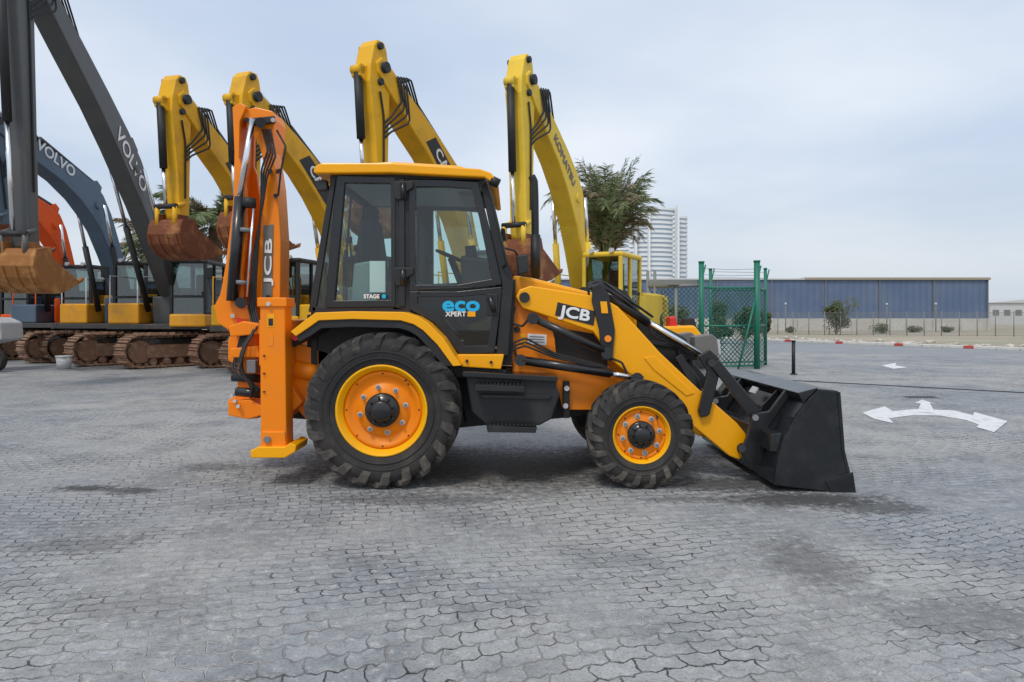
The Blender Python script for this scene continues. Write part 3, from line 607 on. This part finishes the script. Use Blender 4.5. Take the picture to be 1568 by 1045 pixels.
    if label:
        c_=Fo+ax*lt+pn*(bow*.85*(1.0 if lt<.6 else .88)); c2_=Fo+ax*(lt-.12)+pn*(bow*.98)
        e=(c2_-c_).normalized(); e3=(d*e.x+Z3*e.y).normalized(); u3=n.cross(e3)
        if lbg: slab('label_panel',[(-.80,-.20),(.62,-.25),(.80,.24),(-.62,.20)],W2(c_,th),e3,u3,n,.001,.006,lbg,par,0)
        text('label',label,W2(c_,th+.012),e3,u3,lsize,lmat,par,.001,.010,sx=1.1)
    Eb=piv+s*L
    def q2(a_,b_): v=Eb+(s*a_+sn*b_)*bs; return (v.x,v.y)
    curve=[q2(-.05,-.42),q2(.12,-.52),q2(.36,-.57),q2(.62,-.48),q2(.84,-.28),q2(.98,.02),q2(1.02,.38),q2(.97,.75),q2(.84,1.15),q2(.74,1.38)]
    BW=.52*bs
    shell('bucket_shell',curve,Top,d,Z3,n,-BW,BW,.03,bmat,par)
    sd=curve+[q2(.48,.85),q2(.16,.22),q2(-.12,.10)]
    for o_ in (-BW-.01,BW-.02): slab('bucket_side',sd,Top,d,Z3,n,o_,o_+.03,bmat,par,.004)
    slab('bucket_back',[q2(-.12,.1),q2(-.05,-.42),q2(.05,-.42),q2(.0,.1)],Top,d,Z3,n,-BW,BW,bmat,par,.01)
    for i in range(4):
        o_=-BW+(2*BW)/3.6*i; slab('bucket_wear_strip',[q2(.35,-.57),q2(.62,-.48),q2(.84,-.28),q2(.98,.02),q2(1.02,.02),q2(.88,-.32),q2(.64,-.53),q2(.35,-.62)],Top,d,Z3,n,o_,o_+.06,bmat,par,.003)
    for i in range(5):
        o_=-BW+.02+(2*BW-.14)/4*i
        slab('bucket_tooth',[q2(.88,1.15),q2(.74,1.38),q2(.62,1.68),q2(.74,1.62)],Top,d,Z3,n,o_,o_+.09,bmat,par,.004)
    for o_ in (-.22,.18): slab('bucket_ear',[q2(-.22,.12),q2(-.22,-.5),q2(.2,-.5),q2(.12,.15)],Top,d,Z3,n,o_,o_+.05,bmat,par,.01)
    C=Vector((Fp.x,Fp.y,0))-f*.35
    M=Matrix(((f.x*hs,n.x*hs,0,C.x),(f.y*hs,n.y*hs,0,C.y),(0,0,hs,0),(0,0,0,1)))
    B=lambda nm,a0,a1,b0,b1,z0,z1,mt,bv=.02: box(nm,a0,a1,b0,b1,z0,z1,mt,par,bv,M)
    B('deck',-2.3,1.25,-1.32,1.32,1.03,1.18,DGY)
    B('engine_house',-2.4,-.55,-1.32,1.32,1.18,2.05,housemat,.06)
    B('engine_hood',-2.2,-.8,-.8,.8,2.05,2.25,DGY,.05)
    B('counterweight',-3.1,-2.4,-1.32,1.32,1.0,2.05,housemat,.15)
    B('side_panel_right',-.55,1.2,-1.32,-.5,1.18,1.75,housemat,.05)
    B('side_panel_left',-.55,-.25,.3,1.32,1.18,1.95,housemat,.04)
    B('boom_mount',-.2,.55,-.42,.28,1.1,1.95,boommat,.03)
    B('cab_base',-.25,1.35,.36,1.34,1.10,1.45,housemat,.05)
    B('cab_glass_front',1.27,1.275,.44,1.26,1.45,2.84,GLX,0); B('cab_glass_left',-.16,1.22,1.295,1.30,1.45,2.84,GLX,0)
    B('cab_glass_rear',-.205,-.20,.44,1.26,1.9,2.84,GLX,0); B('cab_glass_right',-.16,1.22,.395,.40,1.45,2.84,GLX,0)
    B('cab_roof',-.28,1.30,.34,1.36,2.84,2.96,cabm,.05)
    B('cab_seat',.0,.5,.6,1.1,1.5,2.0,SEATM,.05); B('cab_seat_back',.0,.14,.62,1.08,2.0,2.6,SEATM,.04); B('cab_console',.7,1.0,.55,.7,1.5,2.05,BLM,.03)
    for (a0,a1,b0,b1) in ((-.26,-.16,.36,.46),(-.26,-.16,1.24,1.34),(1.22,1.32,.36,.44),(1.22,1.32,1.26,1.34),(.55,.63,1.26,1.34)):
        B('cab_post',a0,a1,b0,b1,1.45,2.84,cabm,.01)
    B('cab_waist',-.2,1.3,1.27,1.335,1.45,1.52,BLM,.01); B('cab_waist_front',1.25,1.325,.44,1.26,1.90,1.97,BLM,.01); B('cab_waist_mid',-.2,.58,1.27,1.335,1.98,2.04,BLM,.01)
    for b_ in (-1.28,-.55):
        tube('handrail',[M@Vector((1.15,b_,1.75)),M@Vector((1.15,b_,2.5)),M@Vector((-.3,b_,2.5)),M@Vector((-.3,b_,1.75))],.02,boommat if boommat in (CATY,CATP,HITO) else LGR,par,False)
    tube('mirror_arm',[M@Vector((1.1,-1.3,1.8)),M@Vector((1.2,-1.4,2.5))],.015,BLM,par); B('mirror',1.15,1.2,-1.5,-1.3,2.45,2.75,BLM,.01)
    cyl('work_lamp',M@Vector((1.30,.6,2.98)),M@Vector((1.38,.6,2.98)),.06,LGR,par); cyl('work_lamp_b',M@Vector((1.30,1.1,2.98)),M@Vector((1.38,1.1,2.98)),.06,LGR,par)
    cyl('turntable',M@Vector((-.4,0,.75)),M@Vector((-.4,0,1.03)),.62,DGY,par)
    R_=Matrix.Rotation(tyaw,4,'Z'); MT=Matrix.Translation(M@Vector((-.2,0,0)))@R_@Matrix(((f.x*hs,n.x*hs,0,0),(f.y*hs,n.y*hs,0,0),(0,0,hs,0),(0,0,0,1)))
    box('carbody',-1.0,1.0,-.95,.95,.42,.78,DGY,par,.05,MT)
    for sd_ in (-1,1):
        bc_=sd_*1.15; hl=1.65; rr=.44
        box('track_frame',-1.45,1.45,bc_-.16,bc_+.16,.26,.62,TRK,par,.03,MT)
        bm=bmesh.new(); per=4*hl+2*math.pi*rr; npd=46
        for i in range(npd):
            u_=per*i/npd
            if u_<2*hl: pa,pz,an=-hl+u_,2*rr,0
            elif u_<2*hl+math.pi*rr:
                t_=(u_-2*hl)/rr; pa,pz,an=hl+rr*math.sin(t_),rr+rr*math.cos(t_),t_
            elif u_<4*hl+math.pi*rr: pa,pz,an=hl-(u_-2*hl-math.pi*rr),0,math.pi
            else:
                t_=(u_-4*hl-math.pi*rr)/rr; pa,pz,an=-hl-rr*math.sin(t_),rr-rr*math.cos(t_),math.pi+t_
            for (hx,hz,z_) in ((.086,.018,-.02),(.012,.03,.012),(.05,.035,-.07)):
                wd_=.32 if hx!=.05 else .1
                r_=bmesh.ops.create_cube(bm,size=1)
                MM=MT@Matrix.Translation((pa,bc_,pz+.03))@Matrix.Rotation(an,4,'Y')@Matrix.Translation((0,0,z_))@Matrix.Diagonal((hx*2*.93,wd_*2,hz*2,1))
                bmesh.ops.transform(bm,matrix=MM,verts=r_['verts'])
        bm2('track_chain',bm,TRK,par)
        for a_ in (-1.6,1.6): cyl('idler',MT@Vector((a_,bc_-.1,.44)),MT@Vector((a_,bc_+.1,.44)),.33,TRK,par)
        for i in range(8): cyl('roller',MT@Vector((-1.25+i*.36,bc_-.14,.17)),MT@Vector((-1.25+i*.36,bc_+.14,.17)),.10,TRK,par)
    return par
excavator((572,66,14.0),728,(580,300),17.8,CATY,CATY,CATY,RUST,'CAT',WHT,BLM,bow=.75,tyaw=.1,lt=.57,lsize=.38)
excavator((378,113,15.3),540,(380,330),19.2,CATY,CATY,CATY,RUST,'CAT',WHT,BLM,bow=.75,tyaw=-.6,lt=.57,lsize=.38)
excavator((269,118,16.0),418,(276,342),20.0,CATY,CATY,CATY,RUST,'CAT',WHT,BLM,bow=.75,tyaw=-.6,lt=.57,lsize=.38)
excavator((798,87,15.0),893,(802,372),18.3,CATP,CATP,CATP,RUST,'KOMATSU',DGR,None,bow=.75,tyaw=.05,lt=.62,lsize=.3,hs=1.06,cabm=CATP)
excavator((22,-120,14.0),262,(66,383),21.6,VOLG,VOLY,VOLG,RUSTY,'VOLVO',WHT,None,bow=.6,tyaw=-.75,lt=.46,lsize=.55,hs=1.1,bs=.86)
excavator((-25,150,17.0),188,(30,350),22.5,VOLB,VOLY,VOLB,RUST,'VOLVO',WHT,None,bow=1.2,tyaw=-.65,lt=.72,lsize=.42,hs=1.1)
excavator((-60,235,19.5),110,(-20,345),24.0,HITO,VOLB,HITO,RUST,None,bow=1.2,tyaw=-.6,hs=1.1)
excavator((-190,150,20.0),22,(-180,330),25.0,VOLG,HITO,VOLG,RUST,None,bow=1.0,tyaw=-.5,hs=1.1)

# ================================================================ TREES
def leafmat(name,c1,c2,sc_=2.0):
    m,nt,b,o=newmat(name); pos=N(nt,'ShaderNodeNewGeometry').outputs['Position']
    c=mixc(nt,ramp(nt,noise(nt,pos,sc_,4,.7),.35,.65),c1,c2)
    nt.links.new(c,b.inputs['Base Color']); b.inputs['Roughness'].default_value=.6
    return m
PG=leafmat('palm_leaf',(.085,.125,.045),(.24,.28,.13)); PD=leafmat('palm_dry',(.34,.27,.17),(.17,.16,.09))
BARK=paint('palm_bark',(.14,.10,.07),.9,.6,(.07,.05,.035),scale=6,bump=1)
SHR=leafmat('shrub_leaf',(.055,.075,.025),(.11,.13,.045),3)
def palm(base,z0,trunk_r,fr,name='palm_tree',upright=False,dry=.3):
    par=empty(name,(base[0],base[1],0)); top=Vector((base[0],base[1],z0))
    b0=Vector((base[0],base[1],-.02))
    bm=bmesh.new(); rings=[]; nseg=26
    for i in range(nseg+1):
        t=i/nseg; c=b0.lerp(top,t); r=trunk_r*(1.25-.25*t)*(1.0+.12*(i%2))
        rings.append([bm.verts.new(c+Vector((r*math.cos(a*math.pi/6),r*math.sin(a*math.pi/6),0))) for a in range(12)])
    for k in range(nseg):
        for i in range(12): bm.faces.new((rings[k][i],rings[k][(i+1)%12],rings[k+1][(i+1)%12],rings[k+1][i]))
    bm.faces.new(rings[-1]); bm2('trunk',bm,BARK,par)
    bms=[bmesh.new(),bmesh.new()]
    for i in range(fr['n']):
        az=random.uniform(0,2*math.pi); h=Vector((math.cos(az),math.sin(az),0)); isdry=random.random()<dry
        if upright:
            el=math.radians(random.uniform(74,90)); Lf=fr['L']*random.uniform(.72,1.0); curl=random.uniform(.2,2.7)
            if isdry and random.random()<.5: Lf*=.72; el=math.radians(random.uniform(66,86)); curl=random.uniform(1.2,2.9)
        else:
            el=math.radians(random.uniform(0,80)); Lf=fr['L']*random.uniform(.75,1.05); curl=random.uniform(.9,1.5)
        bm=bms[1 if isdry else 0]
        nsg=14 if upright else 12; p=top.copy()+h*trunk_r*.5; ang=el; pts=[p.copy()]
        sideb=Z3.cross(h); twist=random.uniform(-.6,.6)
        for k in range(nsg):
            ang-=curl/nsg*((k/nsg)**2*3 if upright else 1.0)
            dv=h*math.cos(ang)+Z3*math.sin(ang)+sideb*twist*.2*(k/nsg)
            p=p+dv*(Lf/nsg); pts.append(p.copy())
        for k in range(nsg):
            p0,p1=pts[k],pts[k+1]; ax=(p1-p0).normalized(); w=.025*(1-k/nsg)+.006
            bm.faces.new([bm.verts.new(p0-sideb*w),bm.verts.new(p0+sideb*w),bm.verts.new(p1+sideb*w*.8),bm.verts.new(p1-sideb*w*.8)])
            if k<(4 if upright else 2): continue
            for j in range(fr['d']):
                q=p0.lerp(p1,(j+random.random())/fr['d']); tt=(k+j/fr['d'])/nsg
                ll=fr['l']*(.45+.65*math.sin(min(1,tt)*math.pi*.8+.2))*random.uniform(.7,1.1)
                for sgn in (-1,1):
                    dr=(ax*random.uniform(.5,1.0)+sideb*sgn*random.uniform(.4,.9)+Z3*random.uniform(-.55,.1)).normalized()
                    wv_=dr.cross(Vector((random.uniform(-1,1),random.uniform(-1,1),random.uniform(-1,1)))).normalized()*fr['w']
                    bm.faces.new((bm.verts.new(q-wv_*.5),bm.verts.new(q+wv_*.5),bm.verts.new(q+dr*ll*.6+wv_*.45-Z3*.01),bm.verts.new(q+dr*ll-Z3*.05)))
    bm2('fronds',bms[0],PG,par); bm2('dry_fronds',bms[1],PD,par)
    return par
b_=P(930,398,22); palm((b_.x,22),b_.z-.3,.17,dict(n=120,L=3.65,l=.40,d=6,w=.018),upright=True,dry=.32)
b_=P(330,348,29); palm((b_.x,29),b_.z,.25,dict(n=55,L=2.9,l=.62,d=6,w=.04),dry=.10)
b_=P(234,372,31); palm((b_.x,31),b_.z,.25,dict(n=46,L=2.3,l=.6,d=6,w=.04),dry=.35)
def shrub(cx,cy,w,h,name='shrub',n=2600,leaf=.09):
    par=empty(name,(cx,cy,0)); cl=[]
    for i in range(16):
        a=random.uniform(0,6.28); r=random.uniform(0,.36)
        cl.append((Vector((cx+math.cos(a)*r*w,cy+math.sin(a)*r*w,random.uniform(.25,.85)*h)),random.uniform(.10,.2)*w))
    bm=bmesh.new()
    for i in range(n):
        c,r=random.choice(cl)
        v=Vector((random.gauss(0,1),random.gauss(0,1),random.gauss(0,1))).normalized()*r*random.uniform(.5,1.15)
        q=c+v; q.z=max(.03,q.z)
        a=Vector((random.uniform(-1,1),random.uniform(-1,1),random.uniform(-1,1))).normalized()*leaf; b2=a.orthogonal().normalized()*leaf*.6
        bm.faces.new((bm.verts.new(q-a),bm.verts.new(q-b2),bm.verts.new(q+a),bm.verts.new(q+b2)))
    bm2('foliage',bm,SHR,par)
    for c,r in cl[:8]: tube('branch',[Vector((cx,cy,-.02)),Vector((cx,cy,-.02)).lerp(c,.5)+Vector((random.uniform(-.1,.1),0,.1)),c],.03,BARK,par)
def gx(px,Y): return (px-HX)/F*Y
shrub(gx(1280,56),56,3.8,3.0)
shrub(gx(1100,38),38,1.9,2.5); shrub(gx(1142,37),37,2.0,2.3); shrub(gx(1172,42),42,1.2,2.1)
shrub(gx(1025,40),40,2.4,2.2)
for px,Y,w,h in ((1210,62,1.4,.5),(1400,64,1.6,.5),(1350,60,2.2,.8),(1450,64,1.4,.5)):
    shrub(gx(px,Y),Y,w,h,n=500)
bm=bmesh.new()
for i in range(9000):
    x=random.uniform(-170,30); hh=2.2+1.6*math.sin(x*.21)+1.0*math.sin(x*.67)
    q=Vector((x,120+random.uniform(-4,4),random.uniform(0,max(.8,hh))))
    a=Vector((random.uniform(-1,1),random.uniform(-1,1),random.uniform(-1,1)))*.5; b2=a.orthogonal().normalized()*.35
    bm.faces.new((bm.verts.new(q-a),bm.verts.new(q-b2),bm.verts.new(q+a),bm.verts.new(q+b2)))
bm2('distant_trees',bm,SHR)

# ================================================================ BUILDINGS
def corr(name,c1,c2,freq,axis=0):
    m,nt,b,o=newmat(name); pos=N(nt,'ShaderNodeNewGeometry').outputs['Position']
    s=N(nt,'ShaderNodeSeparateXYZ'); nt.links.new(pos,s.inputs[0])
    w=mathn(nt,'SINE',mathn(nt,'MULTIPLY',s.outputs[axis],freq))
    c=mixc(nt,ramp(nt,noise(nt,pos,.25,5,.6),.35,.7),c1,c2)
    c=mixc(nt,mathn(nt,'MULTIPLY',ramp(nt,w,-.2,-1),.25),c,tuple(x*.6 for x in c1))
    nt.links.new(c,b.inputs['Base Color']); b.inputs['Roughness'].default_value=.55
    bp=N(nt,'ShaderNodeBump'); bp.inputs['Distance'].default_value=.03; nt.links.new(w,bp.inputs['Height']); nt.links.new(bp.outputs[0],b.inputs['Normal'])
    return m
BLUE=corr('blue_cladding',(.095,.145,.25),(.13,.18,.275),9)
CREAM=groundmat('render_wall',(.60,.59,.55),(.50,.48,.43),.5)
TAN=paint('roof_trim_tan',(.36,.31,.24),.7,.2)
WY=72.0; wx0,wx1=gx(850,WY),gx(1512,WY); zt=P(0,429,WY).z; zb=P(0,488,WY).z
wh=empty('warehouse',((wx0+wx1)/2,WY,0))
box('cladding',wx0,wx1,WY,WY+30,zb,zt,BLUE,wh,0)
box('base_wall',wx0-.05,wx1+.1,WY-.12,WY+30.1,-.02,zb-.003,CREAM,wh,.02)
box('roof_fascia',gx(1232,WY),wx1+.2,WY-.25,WY+30.2,zt+.003,zt+.26,TAN,wh,.02)
box('roof_fascia_left',wx0-.2,gx(1232,WY)-.01,WY-.2,WY+30.2,zt+.003,zt+.16,LGR,wh,.02)
for i in range(17):
    x=wx0+(wx1-wx0)*i/16; box('pilaster_%d'%i,x-.16,x+.16,WY-.3,WY-.12,-.02,zb-.05,CREAM,wh,.02)
    if i%2==0: box('downpipe_%d'%i,x-.05,x+.05,WY-.12,WY-.01,zb,zt,GRY,wh,0)
W2Y=120.0; wb=empty('white_building',(gx(1560,W2Y),W2Y,0))
box('walls',gx(1516,W2Y),gx(1700,W2Y),W2Y,W2Y+25,-.02,P(0,464,W2Y).z,LGR,wb,0)
slab('roof',[(gx(1514,W2Y),P(0,464,W2Y).z),(gx(1702,W2Y),P(0,464,W2Y).z),(gx(1680,W2Y),P(0,452,W2Y).z),(gx(1600,W2Y),P(0,456,W2Y).z)],O0,X3,Z3,Y3,W2Y-.3,W2Y+25.3,LGR,wb,0)
for i in range(10):
    x=gx(1520,W2Y)+i*2; box('window_%d'%i,x,x+1.1,W2Y-.05,W2Y-.01,1.6,2.6,GRY,wb,0)
TY=420.0; tw=empty('tower_block',(gx(1003,TY),TY,0))
TWW=paint('tower_white',(.80,.83,.86),.5,.05,scale=.05); TWG=paint('tower_glass',(.42,.50,.58),.25,.1,scale=.05)
def tower_seg(tag,cx,w,dep,zt,n=20):
    def outline(g=0):
        pts=[]
        for i in range(25):
            t=math.pi*i/24
            pts.append((cx-math.cos(t)*(w/2+g),TY+10-math.sin(t)*(dep+g)))
        return pts+[(cx+w/2+g,TY+25),(cx-w/2-g,TY+25)]
    slab(tag+'_glass_body',outline(-.5),O0,X3,Y3,Z3,0,zt,TWG,tw,0)
    st=zt/n
    for i in range(n): slab(tag+'_floor_band_%d'%i,outline(.0),O0,X3,Y3,Z3,i*st+.5*st,i*st+1.02*st,TWW,tw,0)
zt1=P(0,318,TY).z; zt2=P(0,330,TY).z
tower_seg('main',gx(998,TY),(1042-956)/F*TY,12,zt1,24); tower_seg('wing_right',gx(1040,TY),(1057-1020)/F*TY,8,zt2,23); tower_seg('wing_left',gx(958,TY),(980-940)/F*TY,8,P(0,345,TY).z,21)
for px in (972,992,1036): box('fin_%d'%px,gx(px,TY)-.6,gx(px,TY)+.6,TY-5,TY+6,0,zt1+.6,TWW,tw,0)

# ================================================================ KERB, ROCKS, FENCES
kb=empty('painted_kerb',(20,32,0))
ka=Vector((9.4,51.8,0)); kc=Vector((31,16.5,0)); kd=(kc-ka).normalized(); kn=Vector((-kd.y,kd.x,0)); KL=(kc-ka).length
KW=paint('kerb_white',(.62,.60,.57),.8,.4,(.35,.3,.25),scale=3)
KR=paint('kerb_red',(.50,.06,.05),.7,.4,(.35,.25,.2),scale=3)
i=0;t=0
while t<KL:
    ln=.42 if i%4==0 else .95
    slab('kerb_block_%d'%i,[(t,-.02),(t+ln-.02,-.02),(t+ln-.02,.14),(t,.14)],ka,kd,Z3,kn,0,.3,KR if i%4==0 else KW,kb,.03); t+=ln; i+=1
ROCK=groundmat('pale_rock',(.6,.56,.5),(.42,.38,.33),2)
bm=bmesh.new()
for i in range(220):
    t=random.uniform(0,KL); p=ka+kd*t+kn*random.uniform(.5,6)
    r=random.uniform(.05,.24); rr=bmesh.ops.create_icosphere(bm,subdivisions=1,radius=r)
    for v in rr['verts']: v.co=Vector((v.co.x*random.uniform(.8,1.3),v.co.y*random.uniform(.8,1.3),v.co.z*.6))+p+Z3*.03
bm2('rocks',bm,ROCK)
def meshmat(name,col,pitch,th):
    m,nt,b,o=newmat(name); tc=N(nt,'ShaderNodeTexCoord'); s=N(nt,'ShaderNodeSeparateXYZ'); nt.links.new(tc.outputs['UV'],s.inputs[0])
    a=mathn(nt,'ADD',s.outputs[0],s.outputs[1]); c=mathn(nt,'SUBTRACT',s.outputs[0],s.outputs[1])
    f=[mathn(nt,'LESS_THAN',mathn(nt,'PINGPONG',q_,pitch/2),th) for q_ in (a,c)]
    al=mathn(nt,'MAXIMUM',f[0],f[1]); b.inputs['Base Color'].default_value=(*col,1); b.inputs['Roughness'].default_value=.5
    nt.links.new(al,b.inputs['Alpha']); return m
CHG=meshmat('chain_link_green',(.012,.085,.065),.14,.013); CHS=meshmat('chain_link_grey',(.20,.21,.21),.09,.005)
def meshpanel(name,a,b_,z0,z1,mat,par):
    bm=bmesh.new(); uv=bm.loops.layers.uv.new('UVMap')
    vs=[bm.verts.new((a.x,a.y,z0)),bm.verts.new((b_.x,b_.y,z0)),bm.verts.new((b_.x,b_.y,z1)),bm.verts.new((a.x,a.y,z1))]
    f=bm.faces.new(vs); L=(Vector((b_.x,b_.y))-Vector((a.x,a.y))).length
    for lp,c in zip(f.loops,((0,0),(L,0),(L,z1-z0),(0,z1-z0))): lp[uv].uv=c
    return bm2(name,bm,mat,par)
fe=empty('chain_link_fence',P0(1120,566)); FY=19.5
pA=Vector((gx(1074,FY),FY,0)); pB=Vector((gx(1159,FY+.3),FY+.3,0)); pC=Vector((gx(1172,21.5),21.5,0)); pD=Vector((gx(1088,21),21,0))
for p,h_,r in ((pA,3.05,.075),(pB,3.1,.085),(pC,3.0,.05),(pD,2.95,.05)):
    cyl('post',p-Z3*.02,p+Z3*h_,r,GREEN,fe); cyl('post_cap',p+Z3*h_,p+Z3*(h_+.05),r*1.15,GREEN,fe)
    cyl('barb_arm',p+Z3*2.5,p+Z3*3.0+X3*.12,.02,GREEN,fe)
for z in (.1,1.25,2.35): cyl('rail',pA+Z3*z,pB+Z3*z,.028,GREEN,fe); cyl('rail_back',pB+Z3*z,pC+Z3*z,.028,GREEN,fe)
for z in (.1,2.35): cyl('rail_far',pD+Z3*z,pC+Z3*z,.025,GREEN,fe)
cyl('brace',pB+Z3*2.2,Vector((gx(1130,FY),FY,0)),.03,GREEN,fe)
meshpanel('mesh_front',pA,pB,.08,2.35,CHG,fe); meshpanel('mesh_side',pB,pC,.08,2.35,CHG,fe); meshpanel('mesh_far',pD,pC,.08,2.35,CHG,fe)
for z in (2.55,2.72,2.9): tube('barbed_wire',[pA+Z3*z,pA.lerp(pB,.5)+Z3*(z-.03),pB+Z3*z],.006,GRY,fe); tube('barbed_wire_b',[pD+Z3*z,pC+Z3*z],.006,GRY,fe)
ga=empty('sliding_gate',(gx(1030,20),20,0))
g0=Vector((gx(992,20.5),20.5,0)); g1=Vector((gx(1072,19.6),19.6,0)); GST=paint('galvanised',(.22,.23,.22),.5,.3)
for z in (.15,1.2,2.42): cyl('rail',g0+Z3*z,g1+Z3*z,.045,GST,ga)
for t in (0,.14,.55,1.0):
    p=g0.lerp(g1,t); cyl('upright',p-Z3*.02,p+Z3*(2.9 if t<.2 else 2.42),.045,GST,ga)
cyl('diagonal',g0+Z3*2.4,g0.lerp(g1,.3)+Z3*.2,.035,GST,ga)
meshpanel('mesh',g0,g1,.15,2.42,CHG,ga)
box('gate_beam',g0.x-.1,g1.x,19.9,20.02,2.44,2.58,GST,ga,.01)
bf=empty('boundary_fence',(gx(1350,54),54,0))
fa=Vector((gx(1100,58),58,0)); fb=Vector((gx(1640,50),50,0))
for i in range(22):
    p=fa.lerp(fb,i/21); cyl('post_%d'%i,p-Z3*.02,p+Z3*1.9,.03,GRY,bf,seg=8)
meshpanel('mesh',fa,fb,.05,1.8,CHS,bf)
for z in (.05,1.8): cyl('wire_%d'%int(z*10),fa+Z3*z,fb+Z3*z,.012,GRY,bf)
for px,Y in ((1203,66),(1433,66),(1358,68)):
    lp=empty('street_lamp',(gx(px,Y),Y,0)); x=gx(px,Y)
    cyl('pole',(x,Y,-.02),(x,Y,2.6),.05,GRY,lp,seg=8); cyl('head',(x,Y,2.6),(x,Y,2.8),.10,LGR,lp,seg=12)
p=P0(1215,574); bo=empty('bollard',p); cyl('post',p-Z3*.02,p+Z3*.86,.045,BLM,bo); cyl('cap',p+Z3*.86,p+Z3*.90,.055,BLM,bo); cyl('base',p-Z3*.02,p+Z3*.03,.09,BLM,bo)

# ================================================================ SMALL MACHINES
rl=empty('compact_roller',(gx(1035,15.5),15.5,0)); RY=15.5
prof('body',[(985,520),(1010,500),(1055,498),(1068,515),(1070,548),(985,550)],RY,RY-.5,RY+.5,YEL,rl,.05)
prof('frame',[(980,545),(1072,545),(1070,562),(985,562)],RY,RY-.55,RY+.55,BLM,rl,.03)
for px in (990,1056): cyl('drum',(gx(px,RY),RY-.5,.33),(gx(px,RY),RY+.5,.33),.33,GRY,rl,seg=36)
prof('seat',[(1022,502),(1022,486),(1032,484),(1036,502)],RY,RY-.2,RY+.2,RED,rl,.04)
prof('console',[(1042,502),(1046,487),(1060,487),(1064,502)],RY,RY-.2,RY+.2,BLM,rl,.03)
tube('roll_bar',[P(1014,505,RY-.4),P(1012,488,RY-.4),P(1014,482,RY),P(1012,488,RY+.4),P(1014,505,RY+.4)],.03,BLM,rl)
SY=19.2; sk=empty('skid_steer_loader',(gx(-10,SY),SY,0))
prof('body',[(-60,488),(0,486),(18,494),(20,520),(-60,536)],SY,SY-.45,SY+.45,LGR,sk,.05)
prof('cab_frame',[(-50,400),(-22,400),(-14,488),(-55,488)],SY,SY-.40,SY+.40,BLM,sk,.04)
for px in (12,-45):
    cyl('wheel',(gx(px,SY),SY-.70,.33),(gx(px,SY),SY-.45,.33),.33,TYR,sk,seg=32); cyl('rim',(gx(px,SY),SY-.72,.33),(gx(px,SY),SY-.5,.33),.18,LGR,sk,seg=24); cyl('hub',(gx(px,SY),SY-.74,.33),(gx(px,SY),SY-.6,.33),.08,BLM,sk,seg=16)
pl=P0(98,565); pb=empty('plastic_pail',pl)
cyl('pail',pl,pl+Z3*.36,.17,LGR,pb,.21); cyl('rim',pl+Z3*.35,pl+Z3*.38,.225,LGR,pb)
tube('handle',[pl+Z3*.36-X3*.22,pl+Z3*.30-X3*.1-Y3*.24,pl+Z3*.30+X3*.1-Y3*.24,pl+Z3*.36+X3*.22],.006,GRY,pb)

# ================================================================ WORLD, SUN, CAMERA
w=bpy.data.worlds.new("World"); sc.world=w; w.use_nodes=True; nt=w.node_tree; nt.nodes.clear()
wo=nt.nodes.new('ShaderNodeOutputWorld'); bg=nt.nodes.new('ShaderNodeBackground')
sky=nt.nodes.new('ShaderNodeTexSky'); sky.sky_type='NISHITA'; sky.sun_disc=False
EL=math.radians(56); ROT=math.radians(205)
sky.sun_elevation=EL; sky.sun_rotation=ROT; sky.dust_density=3; sky.air_density=1.3
tc=nt.nodes.new('ShaderNodeTexCoord')
sxy=nt.nodes.new('ShaderNodeSeparateXYZ'); nt.links.new(tc.outputs['Generated'],sxy.inputs[0])
zc=mathn(nt,'ADD',mathn(nt,'MAXIMUM',sxy.outputs[2],0.0),.16)
cxy=nt.nodes.new('ShaderNodeCombineXYZ')
nt.links.new(mathn(nt,'DIVIDE',sxy.outputs[0],zc),cxy.inputs[0]); nt.links.new(mathn(nt,'DIVIDE',sxy.outputs[1],zc),cxy.inputs[1])
cn=noise(nt,cxy.outputs[0],.6,5,.5); cn2=noise(nt,cxy.outputs[0],.28,2,.5)
cl=mathn(nt,'ADD',mathn(nt,'MULTIPLY',cn,.5),mathn(nt,'MULTIPLY',cn2,.55))
K=10.0
cloud=mixc(nt,ramp(nt,cl,.40,.64),(.50*K,.60*K,.76*K),(.80*K,.85*K,.92*K))
hz=ramp(nt,sxy.outputs[2],.25,.0)
cloud=mixc(nt,mathn(nt,'MULTIPLY',hz,.8),cloud,(.61*K,.67*K,.73*K))
col=mixc(nt,.92,sky.outputs[0],cloud)
nt.links.new(col,bg.inputs[0]); bg.inputs[1].default_value=.112
nt.links.new(bg.outputs[0],wo.inputs[0])
sl=bpy.data.lights.new('sun','SUN'); sl.energy=1.5; sl.angle=math.radians(10); sl.color=(1,.95,.87)
so=bpy.data.objects.new('sun',sl); sc.collection.objects.link(so)
sd=Vector((math.sin(ROT)*math.cos(EL),math.cos(ROT)*math.cos(EL),math.sin(EL)))
so.rotation_euler=sd.to_track_quat('Z','Y').to_euler()
cam=bpy.data.cameras.new('camera'); co=bpy.data.objects.new('camera',cam); sc.collection.objects.link(co)
co.location=(0,0,H); co.rotation_euler=(math.radians(90),0,0)
cam.sensor_width=36; cam.lens=36*F/1568; cam.shift_y=-(522.5-HY)/1568; cam.clip_end=6000; cam.clip_start=.05
sc.camera=co
sc.view_settings.view_transform='Standard'; sc.view_settings.look='None'; sc.view_settings.exposure=0
